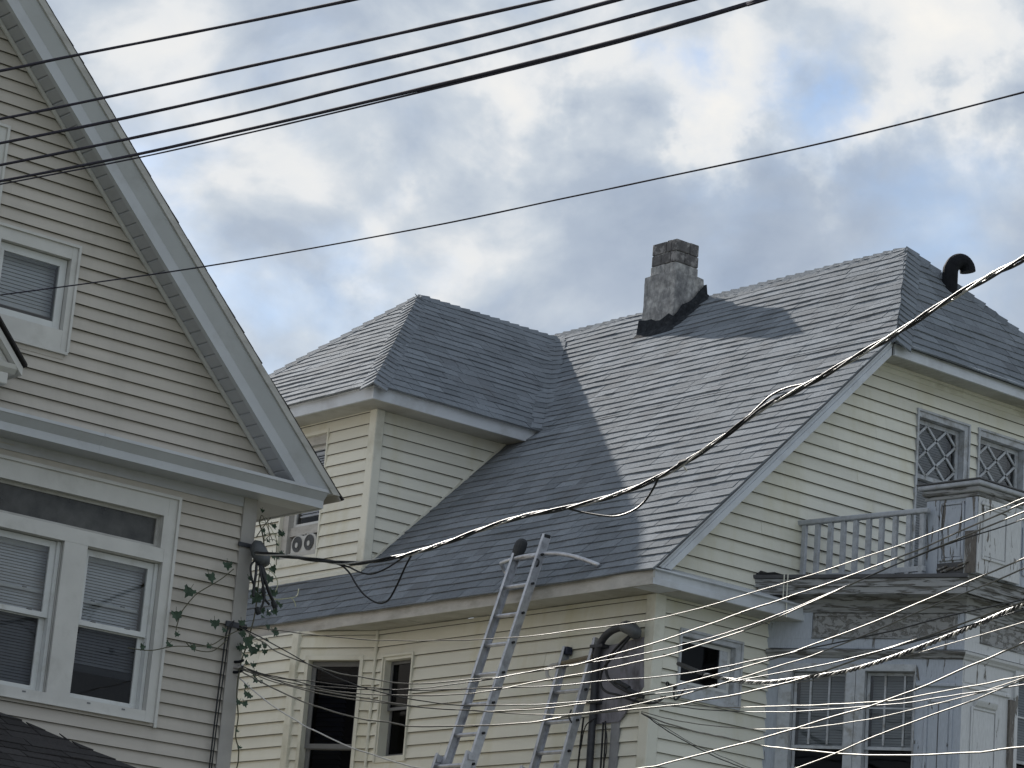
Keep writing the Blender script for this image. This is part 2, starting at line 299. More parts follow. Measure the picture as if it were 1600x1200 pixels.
W = {
 'up1': (0.0085,[(6.888,14.787,7.425),(7.126,13.935,7.408),(7.11,13.058,7.271),(7.004,11.404,6.963),(6.805,9.906,6.637),(6.658,8.918,6.421)]),
 'up2': (0.0085,[(6.954,14.831,7.143),(7.191,13.978,7.13),(7.16,12.782,6.955),(7.043,11.293,6.706),(6.852,9.938,6.436),(6.702,8.947,6.236),(6.553,8.082,6.053),(6.376,7.309,5.87)]),
 'up3': (0.009,[(6.99,14.855,6.991),(7.224,14.0,6.99),(7.182,12.634,6.795),(7.071,11.312,6.585),(6.876,9.954,6.333),(6.669,8.621,6.081),(6.443,7.528,5.86),(6.213,6.701,5.661)]),
 'up4': (0.0085,[(7.02,14.874,6.865),(7.254,14.02,6.864),(7.201,12.514,6.659),(7.08,11.182,6.45),(6.898,9.969,6.24),(6.648,8.41,5.959),(6.291,6.915,5.641),(6.062,6.215,5.465)]),
 'up5': (0.0085,[(7.042,14.889,6.769),(7.276,14.034,6.771),(7.216,12.421,6.551),(7.1,11.195,6.368),(6.918,9.982,6.155),(6.667,8.422,5.879),(6.425,7.341,5.661),(6.13,6.373,5.437),(6.144,5.96,5.425)]),
 'up6': (0.0045,[(7.046,14.892,6.75),(7.28,14.037,6.753),(7.219,12.409,6.53),(7.104,11.198,6.349),(6.922,9.984,6.14),(6.67,8.424,5.868),(6.427,7.342,5.653),(6.122,6.349,5.427),(6.145,5.96,5.423)]),
 'thin': (0.0042,[(7.493,15.614,6.318),(7.75,14.744,6.307),(7.999,12.861,6.193),(8.112,10.944,6.068),(8.121,9.765,5.99),(8.098,9.176,5.939),(7.956,7.781,5.784),(7.689,6.494,5.608),(7.511,5.893,5.505)]),
 'tri': (0.009,[(12.106,18.094,5.851),(12.088,17.698,5.785),(12.066,17.307,5.714),(12.019,16.679,5.604),(11.957,16.146,5.567),(11.902,15.761,5.555),(11.804,15.186,5.566),(11.75,14.691,5.603),(11.693,14.205,5.623),(11.624,13.655,5.603),(11.553,13.187,5.602),(11.467,12.724,5.621),(11.375,12.301,5.669),(11.257,11.867,5.734),(11.153,11.516,5.795),(11.071,11.247,5.832),(10.933,10.798,5.854),(10.759,10.284,5.883),(10.575,9.78,5.906),(10.435,9.426,5.925),(10.291,9.079,5.935),(10.143,8.739,5.931),(9.993,8.406,5.915),(9.533,7.461,5.868)]),
 'loopa': (0.0075,[(12.054,17.113,5.676),(12.035,16.825,5.612),(12.035,16.68,5.532),(12.044,16.596,5.441),(12.05,16.474,5.341),(12.042,16.291,5.263),(12.02,16.135,5.264),(11.978,15.985,5.355),(11.928,15.831,5.48),(11.893,15.712,5.558)]),
 'loopb': (0.007,[(12.04,16.92,5.643),(12.026,16.683,5.576),(12.018,16.525,5.519),(12.003,16.354,5.484),(11.974,16.158,5.493),(11.944,15.989,5.519),(11.914,15.839,5.551)]),
 'loopc': (0.007,[(11.63,13.694,5.604),(11.617,13.544,5.561),(11.598,13.356,5.514),(11.571,13.131,5.469),(11.538,12.939,5.47),(11.504,12.789,5.5),(11.47,12.673,5.56),(11.435,12.57,5.637)]),
 'loopd': (0.007,[(11.188,11.632,5.775),(11.151,11.515,5.802),(11.1,11.357,5.844),(11.049,11.202,5.88),(10.993,11.015,5.886),(10.93,10.797,5.865),(10.872,10.613,5.864)]),
 'l1': (0.0048,[(12.211,18.38,5.293),(12.3,18.082,5.251),(12.446,17.567,5.187),(12.596,16.995,5.131),(12.738,16.377,5.1),(12.874,15.602,5.086),(12.83,14.894,5.073),(12.721,13.821,5.06),(12.496,12.51,5.12),(12.115,11.178,5.145),(11.714,10.059,5.166),(11.555,9.666,5.168),(10.973,8.553,5.126)]),
 'l2': (0.0062,[(12.213,18.382,5.283),(12.305,18.162,5.159),(12.379,17.98,5.058),(12.534,17.512,4.914),(12.624,17.198,4.855),(12.746,16.729,4.792),(12.887,16.036,4.802),(12.927,15.484,4.823),(12.875,14.814,4.838),(12.757,13.844,4.909),(12.63,13.072,4.983),(12.469,12.331,5.03),(12.132,11.19,5.074),(11.715,10.044,5.127),(11.561,9.67,5.141),(10.975,8.554,5.116)]),
 'l3': (0.0058,[(12.283,18.436,4.981),(12.346,18.252,4.925),(12.423,18.009,4.874),(12.513,17.687,4.835),(12.62,17.292,4.789),(12.757,16.736,4.744),(12.958,15.619,4.721),(12.893,14.643,4.688),(12.815,13.883,4.663),(12.72,13.211,4.662),(12.561,12.418,4.671),(12.35,11.649,4.666),(12.032,10.669,4.656),(11.683,9.751,4.623),(11.111,8.645,4.538)]),
 'l4': (0.006,[(12.286,18.438,4.966),(12.385,18.138,4.892),(12.495,17.774,4.822),(12.57,17.536,4.762),(12.732,16.901,4.705),(12.848,16.364,4.699),(12.925,15.957,4.714),(12.926,15.219,4.751),(12.874,14.631,4.768),(12.782,13.861,4.801),(12.594,12.756,4.897),(12.14,11.195,5.039),(11.573,9.677,5.092),(10.988,8.563,5.062)]),
 'l5': (0.005,[(12.285,18.437,4.971),(12.429,18.013,4.849),(12.606,17.372,4.772),(12.756,16.735,4.749),(12.89,16.038,4.788),(12.907,15.206,4.834),(12.86,14.621,4.83),(12.772,13.854,4.845),(12.681,13.252,4.875),(12.584,12.717,4.914),(12.355,11.878,4.987),(11.988,10.751,5.059),(11.581,9.683,5.058),(10.999,8.57,5.015)]),
 'l6': (0.0062,[(12.287,18.439,4.961),(12.388,18.14,4.877),(12.491,17.824,4.794),(12.681,17.147,4.688),(12.804,16.68,4.617),(12.895,16.289,4.582),(12.973,15.918,4.562),(12.974,15.25,4.551),(12.924,14.663,4.558),(12.834,13.895,4.582),(12.604,12.582,4.661),(12.207,11.239,4.756),(11.631,9.716,4.844),(11.04,8.597,4.84)]),
 'l7': (0.0055,[(12.212,18.381,5.288),(12.369,17.973,5.102),(12.509,17.608,4.922),(12.632,17.241,4.788),(12.772,16.746,4.681),(12.886,16.283,4.62),(12.981,15.819,4.602),(12.954,15.05,4.573),(12.842,13.901,4.547),(12.661,12.737,4.558),(12.335,11.531,4.557),(11.696,9.759,4.568),(11.115,8.647,4.522)]),
 'l8': (0.0055,[(12.286,18.438,4.966),(12.414,18.08,4.84),(12.588,17.51,4.717),(12.755,16.88,4.637),(12.874,16.381,4.59),(12.962,15.981,4.56),(12.996,15.454,4.509),(12.96,14.87,4.479),(12.85,13.906,4.513),(12.779,13.43,4.542),(12.619,12.591,4.6),(12.391,11.779,4.651),(12.038,10.729,4.739),(11.645,9.725,4.785),(11.054,8.607,4.779)]),
 'l9': (0.0072,[(12.288,18.447,4.951),(12.332,18.336,4.897),(12.448,18.026,4.764),(12.557,17.716,4.648),(12.675,17.329,4.555),(12.781,16.934,4.498),(12.821,16.778,4.475),(12.924,16.308,4.46),(13.019,15.66,4.462),(12.967,14.948,4.475),(12.864,13.915,4.457),(12.8,13.464,4.463),(12.612,12.477,4.489),(12.253,11.27,4.559),(11.687,9.753,4.606),(11.102,8.639,4.576)]),
 'l20': (0.0065,[(12.296,18.458,4.9),(12.422,18.201,4.698),(12.521,17.959,4.563),(12.601,17.746,4.46),(12.731,17.366,4.317),(12.849,16.979,4.209),(12.927,16.689,4.152),(13.074,16.09,4.059),(13.101,15.372,4.019)]),
 'l12': (0.0068,[(13.114,15.608,4.03),(13.003,14.357,4.056),(12.954,13.975,4.073),(12.803,13.057,4.143),(12.569,12.113,4.213),(12.324,11.317,4.256),(11.997,10.417,4.336),(11.738,9.787,4.389),(11.133,8.659,4.443)]),
 'l19': (0.0055,[(12.915,13.34,3.834),(12.714,12.455,3.936),(12.367,11.346,4.075),(12.049,10.462,4.14),(11.785,9.818,4.192),(11.186,8.694,4.22)]),
 'l13': (0.0058,[(16.649,18.361,5.39),(16.752,18.125,5.356),(16.461,17.458,5.245),(15.916,16.463,5.083),(15.036,14.973,4.86),(14.367,13.757,4.7),(13.827,12.697,4.572),(13.022,11.301,4.447),(12.401,10.332,4.347),(11.601,9.015,4.248)]),
 'l14': (0.0056,[(16.652,18.362,5.378),(16.756,18.128,5.339),(16.467,17.462,5.218),(15.743,16.152,5.004),(14.775,14.546,4.753),(13.833,12.701,4.546),(13.113,11.442,4.421),(12.413,10.34,4.296),(11.62,9.028,4.166)]),
 'l15': (0.0052,[(16.68,18.366,5.277),(16.784,18.146,5.221),(16.497,17.482,5.093),(15.679,16.007,4.842),(14.804,14.565,4.631),(14.402,13.78,4.551),(13.849,12.711,4.478),(13.035,11.31,4.392),(12.403,10.334,4.336),(11.589,9.007,4.297)]),
 'l16': (0.0075,[(16.683,18.368,5.265),(16.814,18.113,5.165),(16.333,17.154,4.959),(15.975,16.502,4.833),(15.426,15.548,4.645),(14.727,14.41,4.446),(14.126,13.162,4.261),(13.232,11.554,4.068),(12.496,10.395,3.944),(11.698,9.079,3.837)]),
 'l17': (0.0062,[(16.683,18.368,5.265),(16.775,18.216,5.159),(16.701,17.827,4.998),(16.201,16.863,4.725),(15.753,16.056,4.528),(15.235,15.17,4.315)]),
 'l18': (0.0035,[(16.682,18.367,5.271),(16.781,18.197,5.164),(16.614,17.658,4.96),(16.105,16.693,4.709),(15.654,15.888,4.511),(15.118,14.985,4.311)]),
 'l10': (0.0085,[(16.597,17.82,5.667),(16.215,17.076,5.459),(15.706,16.151,5.256),(15.203,15.29,5.1),(14.604,14.329,4.967),(14.198,13.484,4.894),(13.761,12.653,4.852),(13.058,11.439,4.808),(12.305,10.268,4.753),(11.491,8.942,4.715)]),
 'l11': (0.004,[(16.598,17.821,5.662),(16.217,17.078,5.448),(15.5,15.786,5.166),(14.611,14.333,4.939),(14.138,13.365,4.884),(13.571,12.305,4.816),(12.328,10.284,4.655),(11.527,8.966,4.561)]),
}
V = {
 'stem1': [(12.109,18.4,5.75),(11.996,18.4,5.643),(11.841,18.4,5.53),(11.768,18.4,5.469),(11.699,18.4,5.378),(11.653,18.4,5.301),(11.629,18.4,5.208),(11.624,18.4,5.155)],
 'stem2': [(12.203,18.38,5.254),(12.074,18.38,5.174),(11.959,18.38,5.091),(11.778,18.38,5.05),(11.598,18.38,5.019),(11.423,18.38,4.958),(11.293,18.38,4.941),(11.186,18.38,4.939)],
 'stem3': [(12.114,18.39,5.16),(12.002,18.39,5.057),(11.899,18.39,5.029),(11.787,18.39,5.036),(11.72,18.39,5.077)],
 'stem4': [(12.365,18.42,4.206),(12.314,18.42,4.407),(12.319,18.42,4.565),(12.285,18.42,4.727),(12.279,18.42,4.874),(12.297,18.42,5.035),(12.327,18.42,5.146),(12.354,18.42,5.284),(12.376,18.42,5.421),(12.381,18.42,5.583),(12.38,18.42,5.744),(12.392,18.42,5.908),(12.388,18.42,6.043),(12.323,18.42,6.193)],
 'stem5': [(12.452,18.35,5.552),(12.578,18.35,5.58),(12.672,18.35,5.608),(12.728,18.35,5.634),(12.74,18.35,5.696)],
 'stem6': [(12.672,18.35,5.608),(12.708,18.35,5.582),(12.726,18.35,5.542)],
 'stem7': [(12.301,18.35,5.722),(12.389,18.35,5.793),(12.476,18.35,5.771),(12.524,18.35,5.699),(12.507,18.35,5.626)],
 'stem8': [(12.386,18.35,6.231),(12.315,18.35,6.129),(12.262,18.35,6.038)],
 'leaf': [((12.03,18.37,5.754),0.101),((11.883,18.37,5.625),0.122),((11.679,18.37,5.471),0.132),((11.596,18.37,5.262),0.112),((11.615,18.37,5.115),0.061),((11.548,18.37,5.025),0.081),((11.308,18.37,4.959),0.071),((11.786,18.37,5.034),0.081),((11.968,18.37,5.26),0.101),((11.93,18.37,5.075),0.071),((12.563,18.37,5.289),0.081),((12.309,18.37,5.166),0.132),((12.251,18.37,5.119),0.081),((12.361,18.37,5.106),0.112),((12.332,18.37,5.542),0.152),((12.444,18.37,5.724),0.122),((12.491,18.37,5.609),0.112),((12.295,18.37,5.885),0.091),((12.392,18.37,6.039),0.051),((12.472,18.37,5.919),0.081),((12.251,18.37,5.224),0.091),((12.271,18.37,4.669),0.071),((12.341,18.37,4.665),0.071),((12.287,18.37,4.442),0.051),((12.329,18.37,4.313),0.051),((12.268,18.37,5.691),0.071),((12.414,18.37,5.45),0.071),((12.06,18.37,5.228),0.061),((12.227,18.37,5.311),0.081)],
}

# ---------------------------------------------------------------- mesh helpers
WO = {}
def link(o, parent=None, origin=(0, 0, 0)):
    COL.objects.link(o)
    origin = Vector(origin)
    if parent is not None:
        o.parent = parent
        o.location = origin - WO[parent.name]
    else:
        o.location = origin
    WO[o.name] = origin
    return o
class MB:
    """Collects faces in world metres, then becomes ONE mesh object."""
    def __init__(s): s.v = []; s.f = []; s.t = []
    def face(s, pts, tint=0.5):
        i = len(s.v); s.v += [tuple(p) for p in pts]; s.f.append(tuple(range(i, i + len(pts)))); s.t.append(tint)
        return s
    def hexa(s, a, b):
        """Solid between two matching polygons a and b."""
        n = len(a); i = len(s.v)
        s.v += [tuple(p) for p in a] + [tuple(p) for p in b]
        s.f.append(tuple(range(i + n - 1, i - 1, -1))); s.f.append(tuple(range(i + n, i + 2 * n)))
        for k in range(n):
            q = (k + 1) % n
            s.f.append((i + k, i + q, i + n + q, i + n + k))
        s.t += [0.5] * (n + 2)
        return s
    def box(s, x0, x1, y0, y1, z0, z1):
        return s.hexa([(x0, y0, z0), (x1, y0, z0), (x1, y1, z0), (x0, y1, z0)], [(x0, y0, z1), (x1, y0, z1), (x1, y1, z1), (x0, y1, z1)])
    def fbox(s, fr, s0, s1, z0, z1, n0, n1):
        P = fr.p
        return s.hexa([P(s0, z0, n0), P(s1, z0, n0), P(s1, z1, n0), P(s0, z1, n0)], [P(s0, z0, n1), P(s1, z0, n1), P(s1, z1, n1), P(s0, z1, n1)])
    def sweep(s, p0, p1, prof, U, W):
        """Beam from p0 to p1; prof is a list of (u, w) offsets along U and W."""
        U, W, p0, p1 = Vector(U), Vector(W), Vector(p0), Vector(p1)
        return s.hexa([p0 + U * a + W * b for a, b in prof], [p1 + U * a + W * b for a, b in prof])
    def tube(s, pts, r, seg=8, close=True):
        pts = [Vector(p) for p in pts]
        rings = []
        ref = None
        for k, p in enumerate(pts):
            a = pts[max(0, k - 1)]; b = pts[min(len(pts) - 1, k + 1)]
            d = (b - a).normalized()
            if ref is None:
                ref = d.orthogonal().normalized()
            ref = (ref - d * ref.dot(d)).normalized()
            o = d.cross(ref)
            rr = r[k] if isinstance(r, (list, tuple)) else r
            i = len(s.v)
            for j in range(seg):
                an = 2 * math.pi * j / seg
                s.v.append(tuple(p + ref * math.cos(an) * rr + o * math.sin(an) * rr))
            rings.append(i)
        for a, b in zip(rings, rings[1:]):
            for j in range(seg):
                q = (j + 1) % seg
                s.f.append((a + j, a + q, b + q, b + j)); s.t.append(0.5)
        if close:
            s.f.append(tuple(rings[0] + j for j in range(seg - 1, -1, -1))); s.f.append(tuple(rings[-1] + j for j in range(seg))); s.t += [0.5, 0.5]
        return s
    def build(s, name, mat, parent=None, origin=None, smooth=False, kind=None, weld=False, bevel=0):
        if origin is None:
            n = max(1, len(s.v))
            origin = Vector((sum(p[0] for p in s.v) / n, sum(p[1] for p in s.v) / n, min(p[2] for p in s.v) if parent is None else sum(p[2] for p in s.v) / n))
        origin = Vector(origin)
        me = bpy.data.meshes.new(name)
        me.from_pydata([(p[0] - origin.x, p[1] - origin.y, p[2] - origin.z) for p in s.v], [], s.f)
        at = me.attributes.new('tint', 'FLOAT', 'FACE')
        if len(s.t) == len(me.polygons): at.data.foreach_set('value', s.t)
        if smooth: me.polygons.foreach_set('use_smooth', [True] * len(me.polygons))
        me.materials.append(MATS[mat])
        o = bpy.data.objects.new(name, me)
        link(o, parent, origin)
        if bevel:
            bv = o.modifiers.new('bevel', 'BEVEL'); bv.width = bevel; bv.segments = 2; bv.limit_method = 'ANGLE'
        if kind: o['kind'] = kind
        return o
def thing(name, loc, label, cat, group=None):
    o = bpy.data.objects.new(name, None)
    o.empty_display_size = 0.2
    link(o, None, loc)
    o['label'] = label; o['category'] = cat
    if group: o['group'] = group
    return o
def tag(o, label, cat, group=None):
    o['label'] = label; o['category'] = cat
    if group: o['group'] = group
    return o
class Fr:
    """Local frame on a surface: s along it, t up it, n out of it."""
    def __init__(s, o, sd, td, nd): s.o, s.s, s.t, s.n = Vector(o), Vector(sd).normalized(), Vector(td).normalized(), Vector(nd).normalized()
    def p(s, a, b, c=0.0): return s.o + s.s * a + s.t * b + s.n * c
def catmull(pts, n=8):
    pts = [Vector(p) for p in pts]
    out = []
    for i in range(len(pts) - 1):
        p0 = pts[i - 1] if i else pts[0] * 2 - pts[1]
        p1, p2 = pts[i], pts[i + 1]
        p3 = pts[i + 2] if i + 2 < len(pts) else pts[-1] * 2 - pts[-2]
        for k in range(n):
            t = k / n
            out.append(0.5 * ((2 * p1) + (p2 - p0) * t + (2 * p0 - 5 * p1 + 4 * p2 - p3) * t * t + (3 * p1 - p0 - 3 * p2 + p3) * t ** 3))
    out.append(pts[-1])
    return out
# --- scanline over rings (outline + holes): trapezoids between two levels
def spans(rings, t):
    xs = []
    for rg in rings:
        for (x0, y0), (x1, y1) in zip(rg, rg[1:] + rg[:1]):
            if (y0 <= t) != (y1 <= t):
                xs.append(x0 + (x1 - x0) * (t - y0) / (y1 - y0))
    xs.sort()
    return list(zip(xs[::2], xs[1::2]))
def bands(rings, t0, t1):
    lv = sorted({t0, t1} | {y for rg in rings for _, y in rg if t0 + 1e-4 < y < t1 - 1e-4})
    out = []
    for a, b in zip(lv, lv[1:]):
        if b - a < 1e-4: continue
        e = (b - a) * 1e-4
        A, B = spans(rings, a + e), spans(rings, b - e)
        if len(A) != len(B):
            A = B = spans(rings, (a + b) / 2)
        for (l0, r0_), (l1, r1_) in zip(A, B):
            out.append((a, b, l0, r0_, l1, r1_))
    return out
def clipq(q, lo, hi):
    a, b, l0, r0_, l1, r1_ = q
    l0, r0_, l1, r1_ = max(l0, lo), min(r0_, hi), max(l1, lo), min(r1_, hi)
    if r0_ < l0: l0 = r0_ = min(max((l0 + r0_) / 2, lo), hi)
    if r1_ < l1: l1 = r1_ = min(max((l1 + r1_) / 2, lo), hi)
    if (r0_ - l0) + (r1_ - l1) < 0.01: return None
    return a, b, l0, r0_, l1, r1_
def rect(s0, s1, z0, z1): return [(s0, z0), (s1, z0), (s1, z1), (s0, z1)]
def wall_sheet(fr, rings, name, mat, parent, n=-0.004, t0=None, t1=None):
    ys = [y for rg in rings for _, y in rg]
    mb = MB()
    for a, b, l0, r0_, l1, r1_ in bands(rings, min(ys), max(ys)):
        mb.face([fr.p(l0, a, n), fr.p(r0_, a, n), fr.p(r1_, b, n), fr.p(l1, b, n)])
    return mb.build(name, mat, parent)
def siding(fr, rings, phase, h, mat, parent, lip=0.023, tmin=None, seam=3.6, rnd=None):
    """Clapboards: each course one object per run, its lower edge proud of the board below."""
    rnd = rnd or random.Random(3)
    ys = [y for rg in rings for _, y in rg]
    lo, hi = max(min(ys), tmin if tmin is not None else -1e9), max(ys)
    k = math.floor((lo - phase) / h)
    while phase + k * h < hi - 0.01:
        t0, t1 = phase + k * h, phase + (k + 1) * h
        k += 1
        qs = bands(rings, max(t0, lo), min(t1, hi))
        if not qs: continue
        smin, smax = min(min(q[2], q[4]) for q in qs), max(max(q[3], q[5]) for q in qs)
        cuts = [smin - 1]
        x = smin + rnd.uniform(0.6, seam)
        while x < smax - 0.5:
            cuts.append(x); x += seam
        cuts.append(smax + 1)
        for j, (c0, c1) in enumerate(zip(cuts, cuts[1:])):
            seg = [q for q in (clipq(q, c0, c1) for q in qs) if q]
            groups = []
            for q in seg:                                    # runs split by a window are boards of their own
                hit = [g for g in groups if any(q[2] < o[3] and o[2] < q[3] for o in g)]
                new = [q] + [o for g in hit for o in g]
                groups = [g for g in groups if g not in hit] + [new]
            for g in groups:
                mb = MB(); ti = rnd.random()
                wob = rnd.uniform(-0.0015, 0.0015) + 0.0016 * (j % 2)
                def off(t): return 0.002 + lip * (1 - (t - t0) / h) + wob
                for a, b, l0, r0_, l1, r1_ in g:
                    if abs(a - t0) < 1e-3:                     # hollow vinyl: a thin lip, open underneath
                        a += 0.0022
                        mb.face([fr.p(l0, a, off(a)), fr.p(r0_, a, off(a)), fr.p(r0_, a, off(a) - 0.003), fr.p(l0, a, off(a) - 0.003)], ti)
                    mb.face([fr.p(l0, a, off(a)), fr.p(r0_, a, off(a)), fr.p(r1_, b, off(b)), fr.p(l1, b, off(b))], ti)
                    if (c1 < smax) or (c0 > smin):
                        for sx, sy in ((l0, l1), (r0_, r1_)):
                            mb.face([fr.p(sx, a, off(a)), fr.p(sy, b, off(b)), fr.p(sy, b, -0.003), fr.p(sx, a, -0.003)], ti)
                mb.build('siding_board', mat, parent)
SHINGLES = {}
def shingles(fr, rings, house, key, e=0.143, wmin=0.16, wmax=0.36, rnd=None, lift=0.010, sway=0.010):
    """Three-tab and laminated shingles laid course by course; kept in a list, the largest in view become parts."""
    rnd = rnd or random.Random(11)
    ys = [y for rg in rings for _, y in rg]
    lo, hi = min(ys), max(ys)
    def wob(s, row): return sway * noise.noise(Vector((s * 0.9, row * 0.31, key))) + 0.75 * sway * noise.noise(Vector((s * 2.4, row * 0.9, key + 5)))
    row = 0
    while lo + row * e < hi - 0.01:
        t0, t1 = lo + row * e, min(lo + (row + 1) * e, hi)
        qs = bands(rings, t0, t1)
        if qs:
            smin, smax = min(min(q[2], q[4]) for q in qs), max(max(q[3], q[5]) for q in qs)
            x = smin - rnd.uniform(0, wmax)
            while x < smax:
                w = rnd.uniform(wmin, wmax)
                ti = min(1, max(0, rnd.gauss(0.5, 0.24)))
                base = lift + rnd.uniform(-0.001, 0.003)
                thick = 0.0020 if rnd.random() < 0.45 else 0
                gap = 0.005 if rnd.random() < 0.45 else 0.0012
                mb = MB()
                for q in qs:
                    c = clipq(q, x + gap, x + w - gap)
                    if not c: continue
                    a, b, l0, r0_, l1, r1_ = c
                    def lf(s, t):
                        k = (t - t0) / e
                        return (base + thick + 0.011 * noise.noise(Vector((s * 1.9, row * 1.3, key)))) * (1 - k) + (0.002 + thick) * k
                    A = fr.p(l0, a + wob(l0, row), lf(l0, a)); B = fr.p(r0_, a + wob(r0_, row), lf(r0_, a))
                    Cc = fr.p(r1_, b + wob(r1_, row + 1), lf(r1_, b)); Dd = fr.p(l1, b + wob(l1, row + 1), lf(l1, b))
                    mb.face([A, B, Cc, Dd], ti)
                    A2 = fr.p(l0, a + wob(l0, row), -0.004); B2 = fr.p(r0_, a + wob(r0_, row), -0.004)
                    C2 = fr.p(r1_, b + wob(r1_, row + 1), -0.004); D2 = fr.p(l1, b + wob(l1, row + 1), -0.004)
                    mb.face([A, B, B2, A2], ti); mb.face([B, Cc, C2, B2], ti); mb.face([A, Dd, D2, A2], ti)
                if mb.f: SHINGLES.setdefault(house.name, []).append((mb, fr.n.copy()))
                x += w
        row += 1
def flush_shingles(house, mat, cap=300):
    lst = []
    for mb, nrm in SHINGLES.get(house.name, []):
        px = [to_px(p) for p in mb.v[:4]]
        cx, cy = sum(p[0] for p in px) / 4, sum(p[1] for p in px) / 4
        ar = 0.5 * abs((px[2][0] - px[0][0]) * (px[3][1] - px[1][1]) - (px[3][0] - px[1][0]) * (px[2][1] - px[0][1]))
        face_on = nrm.dot(cam_loc - Vector(mb.v[0])) > 0
        vis = 0 < cx < 1600 and 0 < cy < 1200 and face_on
        lst.append((ar if vis else -1, mb))
    lst.sort(key=lambda q: -q[0])
    rest = MB()
    for i, (ar, mb) in enumerate(lst):
        if i < cap and ar > 0:
            mb.build('shingle', mat, house)
        else:
            o = len(rest.v); rest.v += mb.v; rest.f += [tuple(k + o for k in f) for f in mb.f]; rest.t += mb.t
    if rest.f: rest.build('shingle_field', mat, house, kind='stuff')
def ridge_caps(house, p0, p1, d0, d1, mat, w=0.13, e=0.15, rnd=None, lift=0.026, name='ridge_cap'):
    """Bent cap shingles over a hip or ridge from p0 up to p1; d0, d1 are the unit directions down the two slopes."""
    rnd = rnd or random.Random(5)
    p0, p1, d0, d1 = Vector(p0), Vector(p1), Vector(d0), Vector(d1)
    ax = (p1 - p0); ln = ax.length; ax.normalize()
    upv = -(d0 + d1).normalized()
    n = max(1, int(ln / e))
    e = ln / n
    for k in range(n):
        a, b = p0 + ax * (k * e), p0 + ax * ((k + 1) * e + 0.02)
        l0, l1 = lift + rnd.uniform(-0.002, 0.005), 0.008
        ti = min(1, max(0, rnd.gauss(0.5, 0.2)))
        ww = w * rnd.uniform(0.95, 1.05)
        mb = MB()
        rows = []
        for q, l in ((a, l0), (b, l1)):
            rows.append([q + d0 * ww + upv * (l * 0.5 + 0.004), q + d0 * ww * 0.25 + upv * (l + 0.001), q + upv * (l + 0.006), q + d1 * ww * 0.25 + upv * (l + 0.001), q + d1 * ww + upv * (l * 0.5 + 0.004)])
        for j in range(4):
            mb.face([rows[0][j], rows[0][j + 1], rows[1][j + 1], rows[1][j]], ti)
            mb.face([rows[0][j], rows[0][j + 1], rows[0][j + 1] - upv * 0.02, rows[0][j] - upv * 0.02], ti)
        for j in (0, 4):
            mb.face([rows[0][j], rows[1][j], rows[1][j] - upv * 0.02, rows[0][j] - upv * 0.02], ti)
        mb.build(name, mat, house)
def slats(fr, s0, s1, z0, z1, n, pitch=0.022, tilt=1.15, rnd=None):
    mb = MB(); z = z1
    w = pitch * 1.05
    rnd = rnd or random.Random(2)
    while z > z0:
        a = tilt + rnd.uniform(-0.05, 0.05)
        dn, dz = math.cos(a) * w / 2, math.sin(a) * w / 2
        sag = rnd.uniform(-0.0012, 0.0012)
        mb.face([fr.p(s0, z - dz, n + dn), fr.p(s1, z - dz + sag, n + dn), fr.p(s1, z + dz + sag, n - dn), fr.p(s0, z + dz, n - dn)])
        z -= pitch
    mb.fbox(fr, s0, s1, z1, z1 + 0.03, n - 0.015, n + 0.015)
    mb.fbox(fr, s0, s1, z0 - 0.012, z0, n - 0.012, n + 0.012)
    return mb
def ring_boards(fr, o, i, n0, n1, sill=None):
    """Four boards filling between outer rectangle o and inner rectangle i (s0, s1, z0, z1)."""
    mb = MB()
    mb.fbox(fr, o[0], i[0], o[2], o[3], n0, n1); mb.fbox(fr, i[1], o[1], o[2], o[3], n0, n1)
    mb.fbox(fr, i[0], i[1], i[3], o[3], n0, n1 - 0.002)
    mb.fbox(fr, i[0], i[1], o[2], i[2], n0, n1 - 0.002)
    return mb
def sash(fr, o, w, n0, n1, wb=None):
    wb = wb or w
    return ring_boards(fr, o, (o[0] + w, o[1] - w, o[2] + wb, o[3] - w), n0, n1)
def pane(parent, fr, s0, s1, z0, z1, n, mat='pane_glass'):
    c = [fr.p(s0, z0, n), fr.p(s1, z0, n), fr.p(s1, z1, n), fr.p(s0, z1, n)]
    if fr.s.cross(fr.t).dot(fr.n) < 0: c.reverse()             # glass must face out
    return MB().face(c).build('pane', mat, parent)
